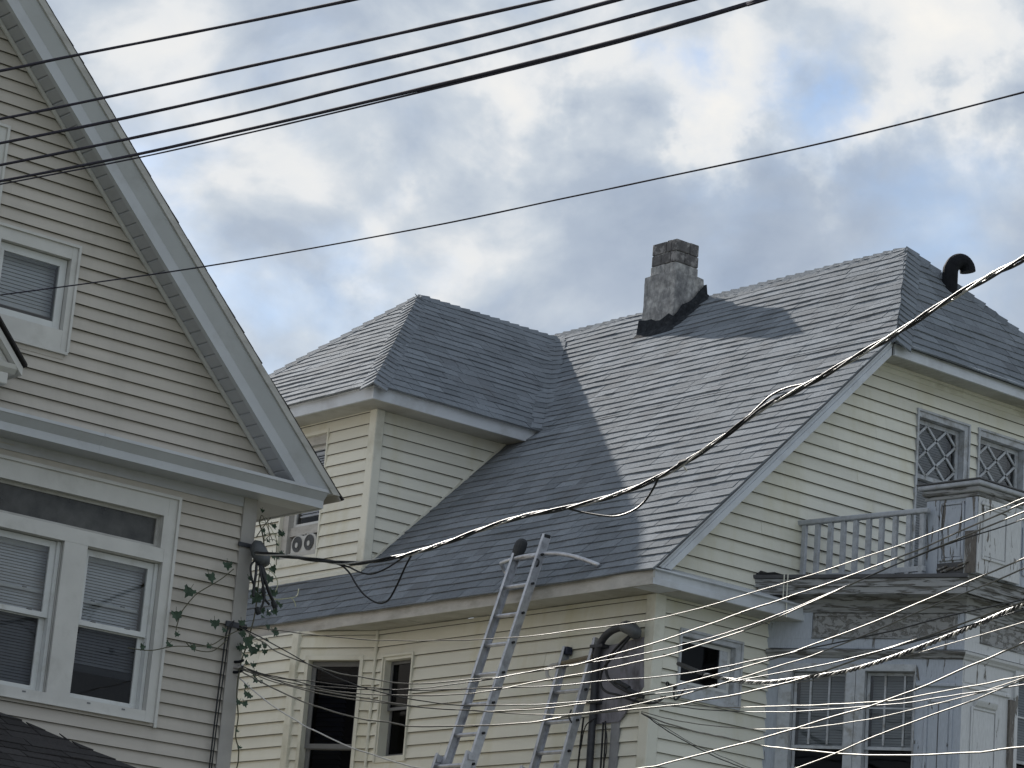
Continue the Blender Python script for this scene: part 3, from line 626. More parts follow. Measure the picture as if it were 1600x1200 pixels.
def window(house, fr, outer, inner, trim, bead=True, proud=0.022, depth=0.10, split=None, sash_mat='white_sash', sash_w=0.045, blind=None, blind_mat='blind', upper_glass='pane_glass', lower_glass='pane_glass', pitch=0.024, single=False, label=None):
    """Window part: casing boards and jambs, with sashes, panes and blind as sub-parts."""
    mb = ring_boards(fr, outer, inner, 0.0, proud)
    if bead:                                                   # a raised bead round the outer edge
        bw = 0.022
        ro, ri = outer, (outer[0] + bw, outer[1] - bw, outer[2], outer[3] - bw)
        mb.fbox(fr, ro[0], ri[0], ro[2], ro[3], proud + 0.002, proud + 0.016); mb.fbox(fr, ri[1], ro[1], ro[2], ro[3], proud + 0.002, proud + 0.016)
        mb.fbox(fr, ri[0], ri[1], ri[3], ro[3], proud + 0.002, proud + 0.016)
    i = inner
    for s0, s1, z0, z1 in ((i[0] - 0.012, i[0], i[2], i[3]), (i[1], i[1] + 0.012, i[2], i[3]), (i[0], i[1], i[3], i[3] + 0.012), (i[0], i[1], i[2] - 0.012, i[2])):
        mb.fbox(fr, s0, s1, z0, z1, -depth - 0.06, -0.001)
    w = mb.build('window', trim, house, bevel=0)
    if label: w['label'] = label
    g = 0.006
    if single:
        sash(fr, (i[0] + g, i[1] - g, i[2] + g, i[3] - g), sash_w, -depth * 0.5 - 0.03, -depth * 0.5).build('sash', sash_mat, w)
        pn = (i[0] + g + sash_w, i[1] - g - sash_w, i[2] + g + sash_w, i[3] - g - sash_w)
        pane(w, fr, pn[0], pn[1], pn[2], pn[3], -depth * 0.5 - 0.015, upper_glass)
    else:
        sp = split
        for z0, z1, n0, gm in ((sp - 0.02, i[3] - g, -0.055, upper_glass), (i[2] + g, sp + 0.02, -0.088, lower_glass)):
            sash(fr, (i[0] + g, i[1] - g, z0, z1), sash_w, n0 - 0.03, n0).build('sash', sash_mat, w)
            pn = (i[0] + g + sash_w, i[1] - g - sash_w, z0 + sash_w, z1 - sash_w)
            pane(w, fr, pn[0], pn[1], pn[2], pn[3], n0 - 0.015, gm)
    if blind is not None:
        slats(fr, i[0] + 0.03, i[1] - 0.03, blind, i[3] - 0.05, -depth - 0.10, pitch).build('blind', blind_mat, w)
    return w
def X3(p): return Vector(p)

# ================================================================ ground
g = MB().face([(-600, -600, 0), (600, -600, 0), (600, 600, 0), (-600, 600, 0)]).build('ground', 'lawn', None, (0, 0, 0), kind='structure')
g['label'] = 'trodden grass and bare ground under the houses'

UX, UY, UZ = Vector((1, 0, 0)), Vector((0, 1, 0)), Vector((0, 0, 1))
FF = Fr((0, 18.5, 0), UX, UZ, -UY)                              # street fronts of both houses

# ================================================================ beige house
beige = thing('beige_house', (8.1, 18.5, 0), 'beige vinyl sided house with a steep front gable and white framed windows', 'house')
def zr_b(x): return 6.51 + 1.008 * (12.92 - x)
APX = 8.1; APZ = zr_b(APX)
rb = random.Random(21)
# walls behind the siding
up_win = (9.56, 10.376, 7.183, 8.078); up_in = (9.66, 10.305, 7.355, 7.955)
up2_win = (8.80, 9.603, 8.14, 8.877); up2_in = (8.90, 9.505, 8.25, 8.775)
lo_win = (9.66, 11.58, 4.40, 6.247)
gable_ring = [(3.51, 6.40), (12.69, 6.40), (APX, zr_b(APX) - 0.335)]
wall_sheet(FF, [gable_ring, rect(*up_in), rect(*up2_in)], 'wall', 'sheathing', beige)
wall_sheet(FF, [rect(3.9, 12.3, 0, 6.40), rect(9.80, 11.48, 4.47, 6.09)], 'wall', 'sheathing', beige)
w = MB()
w.face([(12.3, 18.5, 0), (12.3, 31, 0), (12.3, 31, 6.45), (12.3, 18.5, 6.45)])
w.face([(3.9, 18.5, 0), (3.9, 31, 0), (3.9, 31, 6.45), (3.9, 18.5, 6.45)])
w.face([(3.9, 31, 0), (12.3, 31, 0), (12.3, 31, 6.45), (APX, 31, APZ - 0.3), (3.9, 31, 6.45)])
w.build('wall', 'beige_vinyl', beige)
siding(FF, [gable_ring, rect(up_win[0] + .01, up_win[1] - .01, up_win[2] + .01, up_win[3] - .01), rect(up2_win[0] + .01, up2_win[1] - .01, up2_win[2] + .01, up2_win[3] - .01)], 7.09, 0.1036, 'beige_vinyl', beige, tmin=6.50, rnd=rb)
siding(FF, [rect(3.9, 12.195, 0.7, 6.37), rect(lo_win[0] + .01, lo_win[1] - .01, lo_win[2] + .01, lo_win[3] - .01)], 5.51, 0.1036, 'beige_vinyl', beige, rnd=rb)
MB().fbox(FF, 12.19, 12.325, 0, 6.385, -0.15, 0.034).build('corner_board', 'corner_grey', beige, bevel=0.004)
MB().fbox(FF, 3.9, 12.19, 6.30, 6.385, 0.0, 0.024).build('frieze_board', 'soffit_grey', beige)
# cornice across the foot of the gable
cor = [(0.0, 6.38), (0.0, 6.444), (0.052, 6.502), (0.062, 6.508), (0.062, 6.532), (-0.26, 6.60), (-0.26, 6.38)]
mb = MB().sweep((3.36, 18.226, 0), (12.815, 18.226, 0), cor, -UY, UZ)
mb.build('cornice', 'beige_fascia', beige)
MB().sweep((10.62, 18.226, 0), (10.66, 18.226, 0), [(0.003, 6.379), (0.003, 6.445), (0.056, 6.503), (0.066, 6.509), (0.066, 6.533), (0, 6.54)], -UY, UZ).build('cornice_seam', 'beige_fascia', beige)
MB().box(12.3, 12.815, 18.235, 30.9, 6.383, 6.40).build('eave_soffit', 'soffit_grey', beige)
MB().box(3.4, 12.3, 18.235, 18.5, 6.386, 6.40).build('cornice_soffit', 'soffit_grey', beige)
MB().box(12.79, 12.815, 18.25, 31, 6.375, 6.52).build('fascia', 'beige_fascia', beige)
# rake boards: crown over a flat fascia, cut level on the cornice
def rake_b(prof, name, mat, zcut, sign=1):
    a = [Vector((12.92 + (6.51 - zcut + wv) / 1.008, 18.231 - uv, zcut)) for uv, wv in prof]
    b = [Vector((APX, 18.231 - uv, APZ + wv)) for uv, wv in prof]
    if sign < 0:
        a = [Vector((2 * APX - p.x, p.y, p.z)) for p in a]
    return MB().hexa(a, b).build(name, mat, beige)
for sg in (1, -1):
    rake_b([(0.0, -0.368), (0.0, -0.235), (-0.05, -0.235), (-0.05, -0.368)], 'rake_fascia', 'beige_fascia', 6.505, sg)
    rake_b([(0.001, -0.2345), (0.055, -0.105), (0.06, -0.095), (0.06, -0.078), (-0.05, -0.078), (-0.05, -0.2345)], 'rake_crown', 'beige_fascia', 6.505, sg)
    rake_b([(0.064, -0.0775), (0.082, -0.0775), (0.086, -0.006), (0.070, -0.006), (0.066, -0.06), (-0.05, -0.06), (-0.05, -0.0775)], 'drip_edge', 'old_fascia', 6.50, sg)
# rake soffit: separate vinyl panels
ds = Vector((-1, 0, 1.008)).normalized()
FS = Fr((12.92, 0, 6.51 - 0.352), UY, ds, Vector((-1.008, 0, -1)))
t = 0.0
while t < 6.6:
    if FS.p(0, t).z > 6.46:
        mb = MB()
        P = FS.p
        z0 = 0.0005 * rb.uniform(-1, 1)
        a = [P(18.272, t, z0), P(18.498, t, z0), P(18.498, t + 0.101, z0 + 0.003), P(18.272, t + 0.101, z0 + 0.003)]
        b = [P(18.272, t, -0.014), P(18.498, t, -0.014), P(18.498, t + 0.1135, -0.014), P(18.272, t + 0.1135, -0.014)]
        mb.hexa(a, b).build('soffit_panel', 'soffit_grey', beige)
    t += 0.1145
MB().face([FS.p(18.285, 0.5, -0.016), FS.p(18.495, 0.5, -0.016), FS.p(18.495, 6.8, -0.016), FS.p(18.285, 6.8, -0.016)]).build('soffit_backing', 'roof_deck', beige)
FSL = Fr((2 * APX - 12.92, 0, 6.51 - 0.352), UY, Vector((1, 0, 1.008)), Vector((1.008, 0, -1)))
MB().face([FSL.p(18.2, 0.2, 0), FSL.p(18.5, 0.2, 0), FSL.p(18.5, 6.75, 0), FSL.p(18.2, 6.75, 0)]).build('rake_soffit', 'soffit_grey', beige)
MB().hexa([FS.p(18.454, 0.5, 0.004), FS.p(18.474, 0.5, 0.004), FS.p(18.474, 0.5, 0.034), FS.p(18.454, 0.5, 0.034)],
          [FS.p(18.454, 6.5, 0.004), FS.p(18.474, 6.5, 0.004), FS.p(18.474, 6.5, 0.034), FS.p(18.454, 6.5, 0.034)]).build('soffit_trim', 'beige_trim', beige)
# roof
for sx in (1, -1):
    e = Vector((12.94, 0, 6.48)) if sx > 0 else Vector((2 * APX - 12.94, 0, 6.48))
    a = [(e.x, 18.16, e.z), (APX, 18.16, APZ - 0.01), (APX, 18.16, APZ - 0.03), (e.x, 18.16, e.z - 0.02)]
    b = [(p[0], 31.3, p[2]) for p in a]
    MB().hexa(a, b).build('roof', 'corner_grey', beige)
FBR = Fr((12.955, 0, 6.475), UY, ds, Vector((1.008, 0, 1)))
shingles(FBR, [rect(18.143, 19.3, 0, 6.85)], beige, 1.5, e=0.15, rnd=rb, lift=0.004)
# upper windows
window(beige, FF, up_win, up_in, 'beige_trim', depth=0.07, single=True, sash_w=0.062, blind=7.50, blind_mat='blind', pitch=0.03, label='gable window with its blind nearly down')
window(beige, FF, up2_win, up2_in, 'beige_trim', depth=0.07, single=True, sash_w=0.06, blind=8.3)
MB().fbox(FF, 9.60, 10.36, 7.160, 7.182, 0.0, 0.05).build('window_sill', 'beige_trim', beige)
MB().fbox(FF, 9.60, 10.34, 7.12, 7.158, 0.0, 0.024).build('window_apron', 'beige_vinyl', beige)
# lower triple window: transom over two double-hung sashes
op = [(9.87, 11.435, 5.805, 6.07), (9.87, 10.562, 4.49, 5.690), (10.772, 11.475, 4.49, 5.686)]
mb = MB()
P0, P1 = 0.0, 0.026
for s0, s1, z0, z1 in ((9.66, 9.87, 4.40, 6.247), (11.475, 11.58, 4.40, 6.247), (9.87, 11.475, 6.072, 6.247), (11.437, 11.475, 5.80, 6.072), (9.87, 11.475, 5.692, 5.803), (9.87, 11.475, 4.40, 4.488)):
    mb.fbox(FF, s0, s1, z0, z1, P0, P1 - (0.002 if s1 - s0 > 0.5 else 0))
mb.fbox(FF, 10.562, 10.772, 4.488, 5.692, -0.01, P1 - 0.004)
mb.fbox(FF, 11.555, 11.58, 4.365, 6.247, P1 + 0.001, P1 + 0.018); mb.fbox(FF, 9.66, 11.555, 6.222, 6.247, P1 + 0.001, P1 + 0.018)
mb.fbox(FF, 9.66, 11.53, 4.396, 4.402, P1, P1 + 0.03)
for s0, s1, z0, z1 in op:
    for q in ((s0 - .012, s0, z0, z1), (s1, s1 + .012, z0, z1), (s0, s1, z1, z1 + .012), (s0, s1, z0 - .012, z0)):
        mb.fbox(FF, *q, -0.16, -0.003)
lw = mb.build('window', 'beige_trim', beige)
lw['label'] = 'wide lower window with a dusty transom above two sashes'
q = op[0]
sash(FF, (q[0], q[1], q[2], q[3]), 0.022, -0.07, -0.04, 0.03).build('sash', 'old_fascia', lw)
pane(lw, FF, q[0] + .02, q[1] - .02, q[2] + .02, q[3] - .02, -0.055, 'dusty_glass')
MB().fbox(FF, 9.87, 11.43, 5.70, 6.08, -0.30, -0.26).build('dark_backing', 'unlit_room', lw)  # dark sheet added behind the transom, standing in for the unlit interior
for q in op[1:]:
    for z0, z1, n0, gm in ((5.075, q[3] - .006, -0.05, 'pane_glass'), (q[2] + .006, 5.115, -0.085, 'screen_glass')):
        sash(FF, (q[0] + .01, q[1] - .035, z0, z1), 0.05, n0 - 0.03, n0, 0.04).build('sash', 'white_sash', lw)
        pane(lw, FF, q[0] + .06, q[1] - .085, z0 + .04, z1 - .05, n0 - 0.015, gm)
    MB().fbox(FF, q[1] - .034, q[1] - .004, q[2] + .004, q[3] - .004, -0.10, -0.03).build('track', 'white_sash', lw)
    for sx in (0.16, 0.48):
        MB().fbox(FF, q[0] + sx, q[0] + sx + .035, 5.112, 5.124, -0.085, -0.05).build('latch', 'dark_sash', lw)
        MB().fbox(FF, q[0] + sx, q[0] + sx + .03, q[2] - .03, q[2] - .018, 0.0, 0.027).build('weep_hole', 'dark_sash', lw)
slats(FF, 9.90, 10.53, 4.55, 5.62, -0.17, 0.024, 1.0).build('blind', 'blind', lw)
slats(FF, 10.80, 11.42, 4.80, 5.62, -0.17, 0.024, 1.0).build('blind', 'blind', lw)
for s0_, s1_ in ((9.93, 10.50), (10.835, 11.385)):
    br_ = MB().fbox(FF, s0_, s1_, 5.272, 5.292, -0.150, -0.128).build('inner_rail', 'white_sash', lw)
    for k_ in (.12, .40):
        MB().fbox(FF, s0_ + k_, s0_ + k_ + .03, 5.292, 5.304, -0.150, -0.132).build('latch', 'dark_sash', lw)
MB().fbox(FF, 10.80, 11.41, 4.72, 4.775, -0.15, -0.12).build('raised_sash', 'dark_sash', lw)
# small pediment hood between the storeys, cut by the edge of the picture
hd = MB()
hx, hz, hc, hcz = 9.86, 6.895, 8.95, 7.90
sl = (hcz - hz) / (hx - hc)
for sg in (1, -1):
    def hxp(x): return x if sg > 0 else 2 * hc - x
    a = [(hxp(hx), y, hz + dz) for y, dz in ((18.16, 0), (18.16, 0.022), (18.497, 0.022), (18.497, 0))]
    b = [(hc, y, hcz + dz) for y, dz in ((18.16, 0), (18.16, 0.022), (18.497, 0.022), (18.497, 0))]
    MB().hexa(a, b).build('hood_roof', 'dark_shingle', beige)
    a = [(hxp(hx - 0.02), y, hz - 0.015 + dz) for y, dz in ((18.19, -0.055), (18.19, 0.01), (18.497, 0.01), (18.497, -0.055))]
    b = [(hc, y, hcz - 0.037 + dz) for y, dz in ((18.19, -0.055), (18.19, 0.01), (18.497, 0.01), (18.497, -0.055))]
    MB().hexa(a, b).build('hood_rake', 'beige_trim', beige)
MB().hexa([(2 * hc - hx + .1, 18.26, 6.90), (hx - .1, 18.26, 6.90), (hc, 18.26, hcz - 0.09)], [(2 * hc - hx + .1, 18.30, 6.90), (hx - .1, 18.30, 6.90), (hc, 18.30, hcz - 0.09)]).build('hood_panel', 'beige_trim', beige)
MB().sweep((2 * hc - 9.80, 18.24, 0), (9.80, 18.24, 0), [(0, 6.83), (0.04, 6.865), (0.05, 6.90), (-0.25, 6.92), (-0.25, 6.83)], -UY, UZ).build('hood_cornice', 'beige_trim', beige)
MB().box(2 * hc - 9.74, 9.74, 18.22, 18.497, 6.735, 6.828).build('hood_block', 'beige_trim', beige, bevel=0.01)
# porch roof below
FP = Fr((0, 15.5, 3.30), UX, (0, 1, 0.45), (0, -0.45, 1))
pring = [(3.0, 0), (11.30, 0), (8.30, 3.2898), (3.0, 3.2898)]
MB().hexa([(3, 15.5, 3.285), (11.29, 15.5, 3.285), (8.29, 18.49, 4.63), (3, 18.49, 4.63)], [(3, 15.5, 3.25), (11.29, 15.5, 3.25), (8.29, 18.49, 4.59), (3, 18.49, 4.59)]).build('porch_roof', 'roof_deck', beige)
MB().face([(11.31, 15.5, 3.29), (11.31, 18.49, 3.29), (8.31, 18.49, 4.64)]).build('porch_roof', 'dark_shingle', beige)
shingles(FP, [pring], beige, 3.5, e=0.14, rnd=rb, lift=0.010)
MB().box(3, 11.28, 15.52, 18.4, 3.10, 3.24).build('porch_beam', 'beige_trim', beige)
for px_ in (11.1, 7.2, 3.2):
    MB().box(px_ - .08, px_ + .08, 15.6, 15.76, 0, 3.10).build('porch_post', 'beige_trim', beige)
flush_shingles(beige, 'dark_shingle', 300)

# ================================================================ yellow house
yel = thing('yellow_house', (21.4, 18.5, 0), 'cream vinyl sided house with a grey shingle roof, clipped gable and side dormer', 'house')
ry = random.Random(33)
def zr(x): return 6.59 + 0.9715 * (x - 16.54)
FL = Fr((16.9, 0, 0), UY, UZ, -UX)
gwin1 = (20.355, 21.185, 7.25, 9.025); gwin1i = (20.40, 21.105, 7.32, 8.945)
gwin2 = (21.315, 22.15, 7.25, 9.03); gwin2i = (21.36, 22.07, 7.32, 8.945)
swin = (17.205, 18.035, 5.54, 6.16); swini = (17.235, 17.945, 5.64, 6.09)
front = [(16.9, 0), (27.4, 0), (27.4, 6.55), (23.6, 9.372), (19.60, 9.372), (16.9, zr(16.9) - 0.195)]
wall_sheet(FF, [front, rect(*gwin1i), rect(*gwin2i), rect(*swini)], 'wall', 'sheathing', yel)
lwin = (22.115, 22.645, 5.03, 6.155); lwini = (22.15, 22.60, 5.09, 6.10)
wall_sheet(FL, [rect(18.5, 31, 0, 6.43), rect(*lwini)], 'wall', 'sheathing', yel)
w = MB()
w.face([(27.4, 18.5, 0), (27.4, 31, 0), (27.4, 31, 6.55), (27.4, 18.5, 6.55)])
w.face([(16.9, 31, 0), (27.4, 31, 0), (27.4, 31, 6.5), (21.37, 31, 11.1), (16.9, 31, 6.5)])
w.build('wall', 'cream_vinyl', yel)
def grow(r, d): return rect(r[0] + d, r[1] - d, r[2] + d, r[3] - d)
siding(FF, [[(16.76, 6.60), (27.4, 6.60), (23.6, 9.372), (19.60, 9.372), (17.0, 6.60)][:4] + [(16.755, 6.60)], grow(gwin1, .01), grow(gwin2, .01)], 7.781, 0.1307, 'cream_vinyl', yel, rnd=ry)
siding(FF, [rect(16.99, 18.42, 0.7, 6.43), grow(swin, .01)], 5.352, 0.1307, 'cream_vinyl', yel, rnd=ry)
siding(FL, [rect(18.49, 22.80, 0.7, 6.43), grow(lwin, .01)], 5.05, 0.1335, 'cream_vinyl', yel, rnd=ry, seam=3.1)
siding(FF, [rect(23.1, 27.4, 0.7, 6.60)], 5.352, 0.1307, 'cream_vinyl', yel, rnd=ry)
MB().box(16.88, 27.4, 18.47, 18.499, 0, 0.69).build('foundation', 'foundation', yel)
MB().box(16.87, 16.898, 18.47, 22.78, 0, 0.69).build('foundation', 'foundation', yel)
MB().box(3.9, 12.3, 18.47, 18.499, 0, 0.69).build('foundation', 'foundation', beige)
# corner post
MB().box(16.862, 16.998, 18.462, 18.60, 0, 6.43).build('corner_post', 'cream_trim', yel, bevel=0.012)
# side bay at the back of the left wall
BA = Vector((16.9, 22.78, 0)); BB = Vector((16.50, 23.70, 0))
fd = (BB - BA).normalized(); flen = (BB - BA).length
FB2 = Fr(BA, fd, UZ, (-fd.y, fd.x, 0))
FB3 = Fr((16.50, 0, 0), UY, UZ, -UX)
bwin = (0.15, 0.86, 4.15, 6.165); bwini = (0.19, 0.82, 4.2, 6.12)
wall_sheet(FB2, [rect(0, flen, 0, 6.43), rect(*bwini)], 'wall', 'sheathing', yel)
wall_sheet(FB3, [rect(23.70, 26.2, 0, 6.43)], 'wall', 'sheathing', yel)
siding(FB2, [rect(0.03, flen - 0.03, 0.7, 6.43), grow(bwin, .008)], 5.05, 0.1335, 'cream_vinyl', yel, rnd=ry)
siding(FB3, [rect(23.73, 26.2, 0.7, 6.43)], 5.07, 0.1335, 'cream_vinyl', yel, rnd=ry)
MB().box(16.468, 16.56, 23.64, 23.755, 0, 6.43).build('corner_post', 'cream_trim', yel, bevel=0.01)
MB().tube([(16.872, 22.775, 0), (16.872, 22.775, 6.43)], 0.018, 8).build('inside_corner', 'cream_trim', yel)
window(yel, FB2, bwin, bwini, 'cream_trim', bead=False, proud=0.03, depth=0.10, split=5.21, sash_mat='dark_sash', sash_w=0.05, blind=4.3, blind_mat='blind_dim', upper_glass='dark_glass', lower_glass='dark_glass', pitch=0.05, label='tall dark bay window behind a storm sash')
lwp = window(yel, FL, lwin, lwini, 'cream_trim', bead=True, proud=0.024, depth=0.09, split=5.60, sash_mat='dark_sash', sash_w=0.03, upper_glass='dark_glass', lower_glass='dark_glass', label='narrow side window beside the bay')
# small high window on the front
swp = window(yel, FF, swin, swini, 'lattice_paint', bead=True, proud=0.024, depth=0.08, single=True, sash_w=0.035, upper_glass='dark_glass', label='small dark window beside the front corner')
MB().fbox(FF, 17.0, 18.2, 5.45, 6.3, -0.32, -0.30).build('dark_backing', 'unlit_room', swp)  # added dark sheet, makes the view through this pane evenly dark
MB().fbox(FF, 17.80, 17.945, 5.66, 6.075, -0.075, -0.045).build('jamb_board', 'lattice_paint', swp)
MB().fbox(FF, 17.22, 18.02, 5.50, 5.538, 0.0, 0.05).build('window_sill', 'lattice_paint', yel)
# gable windows with diamond lattice
def lattice(fr, s0, s1, z0, z1, n):
    mb = MB(); ww, hh = s1 - s0, z1 - z0
    def bar(a, b):
        d = Vector((b[0] - a[0], b[1] - a[1])); d.normalize(); o = Vector((-d.y, d.x)) * 0.012
        c = [(a[0] - o.x, a[1] - o.y), (b[0] - o.x, b[1] - o.y), (b[0] + o.x, b[1] + o.y), (a[0] + o.x, a[1] + o.y)]
        mb.hexa([fr.p(x, y, n) for x, y in c], [fr.p(x, y, n + 0.016) for x, y in c])
    for k in (-1.0, -0.5, 0.0, 0.5, 1.0):
        for sg in (1, -1):
            pts = []
            a0 = (0, 0.25 + k) if sg > 0 else (0, 0.75 + k)
            a1 = (1, 1.25 + k) if sg > 0 else (1, -0.25 + k)
            u0, u1 = 0.0, 1.0
            for lim, up_ in ((0, True), (1, False)):
                d = a1[1] - a0[1]
                tt = (lim - a0[1]) / d
                if (d > 0) == up_: u0 = max(u0, tt)
                else: u1 = min(u1, tt)
            if u1 - u0 > 0.05:
                A = (s0 + ww * u0, z0 + hh * (a0[1] + (a1[1] - a0[1]) * u0)); B = (s0 + ww * u1, z0 + hh * (a0[1] + (a1[1] - a0[1]) * u1))
                bar(A, B)
    return mb
for wo, wi in ((gwin1, gwin1i), (gwin2, gwin2i)):
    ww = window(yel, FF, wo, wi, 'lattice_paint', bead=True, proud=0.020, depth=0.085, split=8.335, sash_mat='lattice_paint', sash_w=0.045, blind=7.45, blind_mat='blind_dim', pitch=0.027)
    lattice(FF, wi[0] + .05, wi[1] - .05, 8.355, wi[3] - .05, -0.068).build('lattice', 'lattice_paint', ww)
# eaves, fascia, soffits
for y0, y1 in ((18.175, 20.43), (20.4302, 23.07), (23.0702, 25.9), (25.9002, 31)):
    dz = ry.uniform(-0.004, 0.006)
    MB().box(16.54, 16.565, y0, y1, 6.43 + dz, 6.572 + dz).build('fascia', 'old_fascia', yel)
MB().box(16.515, 16.54, 18.16, 31, 6.560, 6.578).build('drip_edge', 'drip_edge', yel)
for k, y0 in enumerate(range(18, 30)):
    MB().box(16.566, 16.9, max(18.175, y0 + 0.0002), y0 + 0.9998, 6.436 + 0.003 * (k % 2), 6.446).build('soffit_panel', 'soffit_cream', yel)
ret = [(0.0, 6.43), (0.0, 6.488), (-0.012, 6.492), (-0.012, 6.555), (0.02, 6.566), (0.02, 6.580), (-0.31, 6.584), (-0.31, 6.43)]
MB().hexa([(16.64, 18.153, 6.5815), (16.78, 18.497, 6.586), (16.78, 18.497, 6.70)], [(18.60, 18.153, 6.5815), (18.60, 18.497, 6.586), (18.60, 18.497, 6.70)]).build('pent_flashing', 'aluminium_trim', yel)
MB().sweep((16.542, 18.172, 0), (18.60, 18.172, 0), ret, -UY, UZ).build('cornice_return', 'aluminium_trim', yel)
MB().box(16.90, 18.5, 18.176, 18.498, 6.424, 6.429).build('soffit', 'soffit_cream', yel)
def rake_y(prof, name, mat, zcut, x1):
    a = [Vector((16.54 + (zcut - wv - 6.59) / 0.9715, 18.172 - uv, zcut)) for uv, wv in prof]
    b = [Vector((x1 + 0.1 * 0, 18.172 - uv, zr(x1) + wv)) for uv, wv in prof]
    return MB().hexa(a, b).build(name, mat, yel)
rake_y([(0.0, -0.205), (0.0, -0.122), (-0.03, -0.122), (-0.03, -0.205)], 'rake_fascia', 'aluminium_trim', 6.60, 19.60)
rake_y([(-0.012, -0.121), (-0.012, -0.085), (0.012, -0.055), (0.012, -0.035), (-0.03, -0.035), (-0.03, -0.121)], 'rake_crown', 'aluminium_trim', 6.60, 19.62)
rake_y([(0.014, -0.034), (0.02, -0.034), (0.02, -0.016), (-0.03, -0.016), (-0.03, -0.034)], 'drip_edge', 'drip_edge', 6.59, 19.63)
MB().hexa([(16.70, 18.2, 6.53), (16.70, 18.497, 6.53), (19.62, 18.497, zr(19.62) - 0.20), (19.62, 18.2, zr(19.62) - 0.20)], [(16.70, 18.2, 6.545), (16.70, 18.497, 6.545), (19.62, 18.497, zr(19.62) - 0.185), (19.62, 18.2, zr(19.62) - 0.185)]).build('rake_soffit', 'soffit_cream', yel)
clipf = [(0.0, 9.372), (0.0, 9.435), (-0.010, 9.437), (-0.010, 9.490), (0.018, 9.505), (0.018, 9.525), (-0.03, 9.525), (-0.03, 9.372)]
MB().sweep((19.645, 18.172, 0), (23.85, 18.172, 0), clipf, -UY, UZ).build('fascia', 'aluminium_trim', yel)
sf = MB(); x = 19.66
while x < 23.8:
    sf.box(x, x + 0.082, 18.203, 18.46, 9.376, 9.382); x += 0.088
sf.build('soffit', 'soffit_cream', yel)
MB().box(19.6, 23.8, 18.20, 18.50, 9.384, 9.39).build('soffit_backing', 'roof_deck', yel)
MB().box(19.6, 23.6, 18.44, 18.475, 9.352, 9.383).build('soffit_trim', 'cream_trim', yel)
MB().fbox(FF, 19.66, 23.6, 9.30, 9.375, 0.0, 0.018).build('frieze_board', 'cream_trim', yel)

# roof decks
NL, NR = 1.3942, 1.2381
RX, RZ = 21.37, 11.275
def slab(poly, d=0.010, up=-0.012):
    """Deck polygon given in world points, thickened downwards."""
    return MB().hexa([Vector(p) + Vector((0, 0, up)) for p in poly], [Vector(p) + Vector((0, 0, up - d)) for p in poly])
slab([(16.54, 18.165, zr(16.54)), (16.54, 31.2, zr(16.54)), (RX, 31.2, RZ), (RX, 19.65, RZ), (19.61, 18.165, zr(19.61))]).build('roof', 'roof_deck', yel)
slab([(28.0, 18.15, 6.45), (28.0, 31.2, 6.45), (RX, 31.2, RZ), (RX, 19.65, RZ), (23.8, 18.15, 9.5)]).build('roof', 'shingle', yel)
slab([(19.6, 18.15, 9.5), (23.8, 18.15, 9.5), (RX, 19.65, RZ)]).build('roof', 'roof_deck', yel)
# shingles, main left slope with the dormer cut out
FM = Fr((16.50, 0, zr(16.50)), UY, (1, 0, 0.9715), (-0.9715, 0, 1))
def tm(x): return (x - 16.50) * NL
dorm_hole = [(23.61, tm(17.22)), (27.19, tm(17.22)), (27.19, tm(19.05)), (27.60, tm(19.21)), (25.40, tm(21.20)), (23.20, tm(19.21)), (23.61, tm(19.05))]
shingles(FM, [[(18.135, 0), (30.5, 0), (30.5, tm(RX)), (19.66, tm(RX)), (18.135, tm(19.61))], dorm_hole], yel, 0.5, rnd=ry, lift=0.011, sway=0.024)
FJ = Fr((0, 18.135, 9.487), UX, (0, 1, 1.18), (0, -1.18, 1))
shingles(FJ, [[(19.6, 0), (23.8, 0), (RX, 1.52 * 1.5468)]], yel, 7.5, rnd=ry, lift=0.011, sway=0.020)
# hips and ridge
def dn(ax, d):
    ax = Vector(ax).normalized(); d = Vector(d).normalized()
    return (d - ax * d.dot(ax)).normalized()
def hip(p0, p1, da, db, w=0.15, mat='shingle', name='ridge_cap', e=0.15):
    ax = Vector(p1) - Vector(p0)
    ridge_caps(yel, p0, p1, dn(ax, da), dn(ax, db), mat, w, e, ry, name=name)
hip((19.6, 18.12, 9.485), (RX, 19.65, RZ), (-1, 0, -0.9715), (0, -1, -1.18), 0.19)
hip((23.8, 18.15, 9.5), (RX, 19.65, RZ), (1, 0, -0.73), (0, -1, -1.18), 0.17)
hip((RX, 30.5, RZ), (RX, 19.70, RZ), (-1, 0, -0.9715), (1, 0, -0.73), 0.15)

# ---------------- dormer
FD = Fr((17.2, 0, 0), UY, UZ, -UX)
FC = Fr((0, 23.6, 0), UX, UZ, -UY)
dwin = (24.465, 25.275, 7.445, 8.945); dwini = (24.49, 25.25, 7.50, 8.905)
wall_sheet(FD, [rect(23.6, 27.2, 7.0, 9.06), rect(*dwini)], 'dormer_wall', 'sheathing', yel)
wall_sheet(FC, [[(17.2, 7.15), (19.10, 9.06), (17.2, 9.06)]], 'dormer_wall', 'sheathing', yel)
MB().face([(17.2, 27.2, 7.15), (19.1, 27.2, 9.06), (17.2, 27.2, 9.06)]).build('dormer_wall', 'cream_vinyl', yel)
siding(FD, [rect(23.63, 27.2, 7.24, 9.045), grow(dwin, .006)], 7.96, 0.1335, 'cream_vinyl', yel, rnd=ry)
siding(FC, [[(17.24, 7.275), (19.07, 9.045), (17.24, 9.045)]], 8.245, 0.1335, 'cream_vinyl', yel, rnd=ry)
MB().box(17.162, 17.285, 23.562, 23.69, 7.19, 9.045).build('corner_post', 'cream_trim', yel, bevel=0.012)
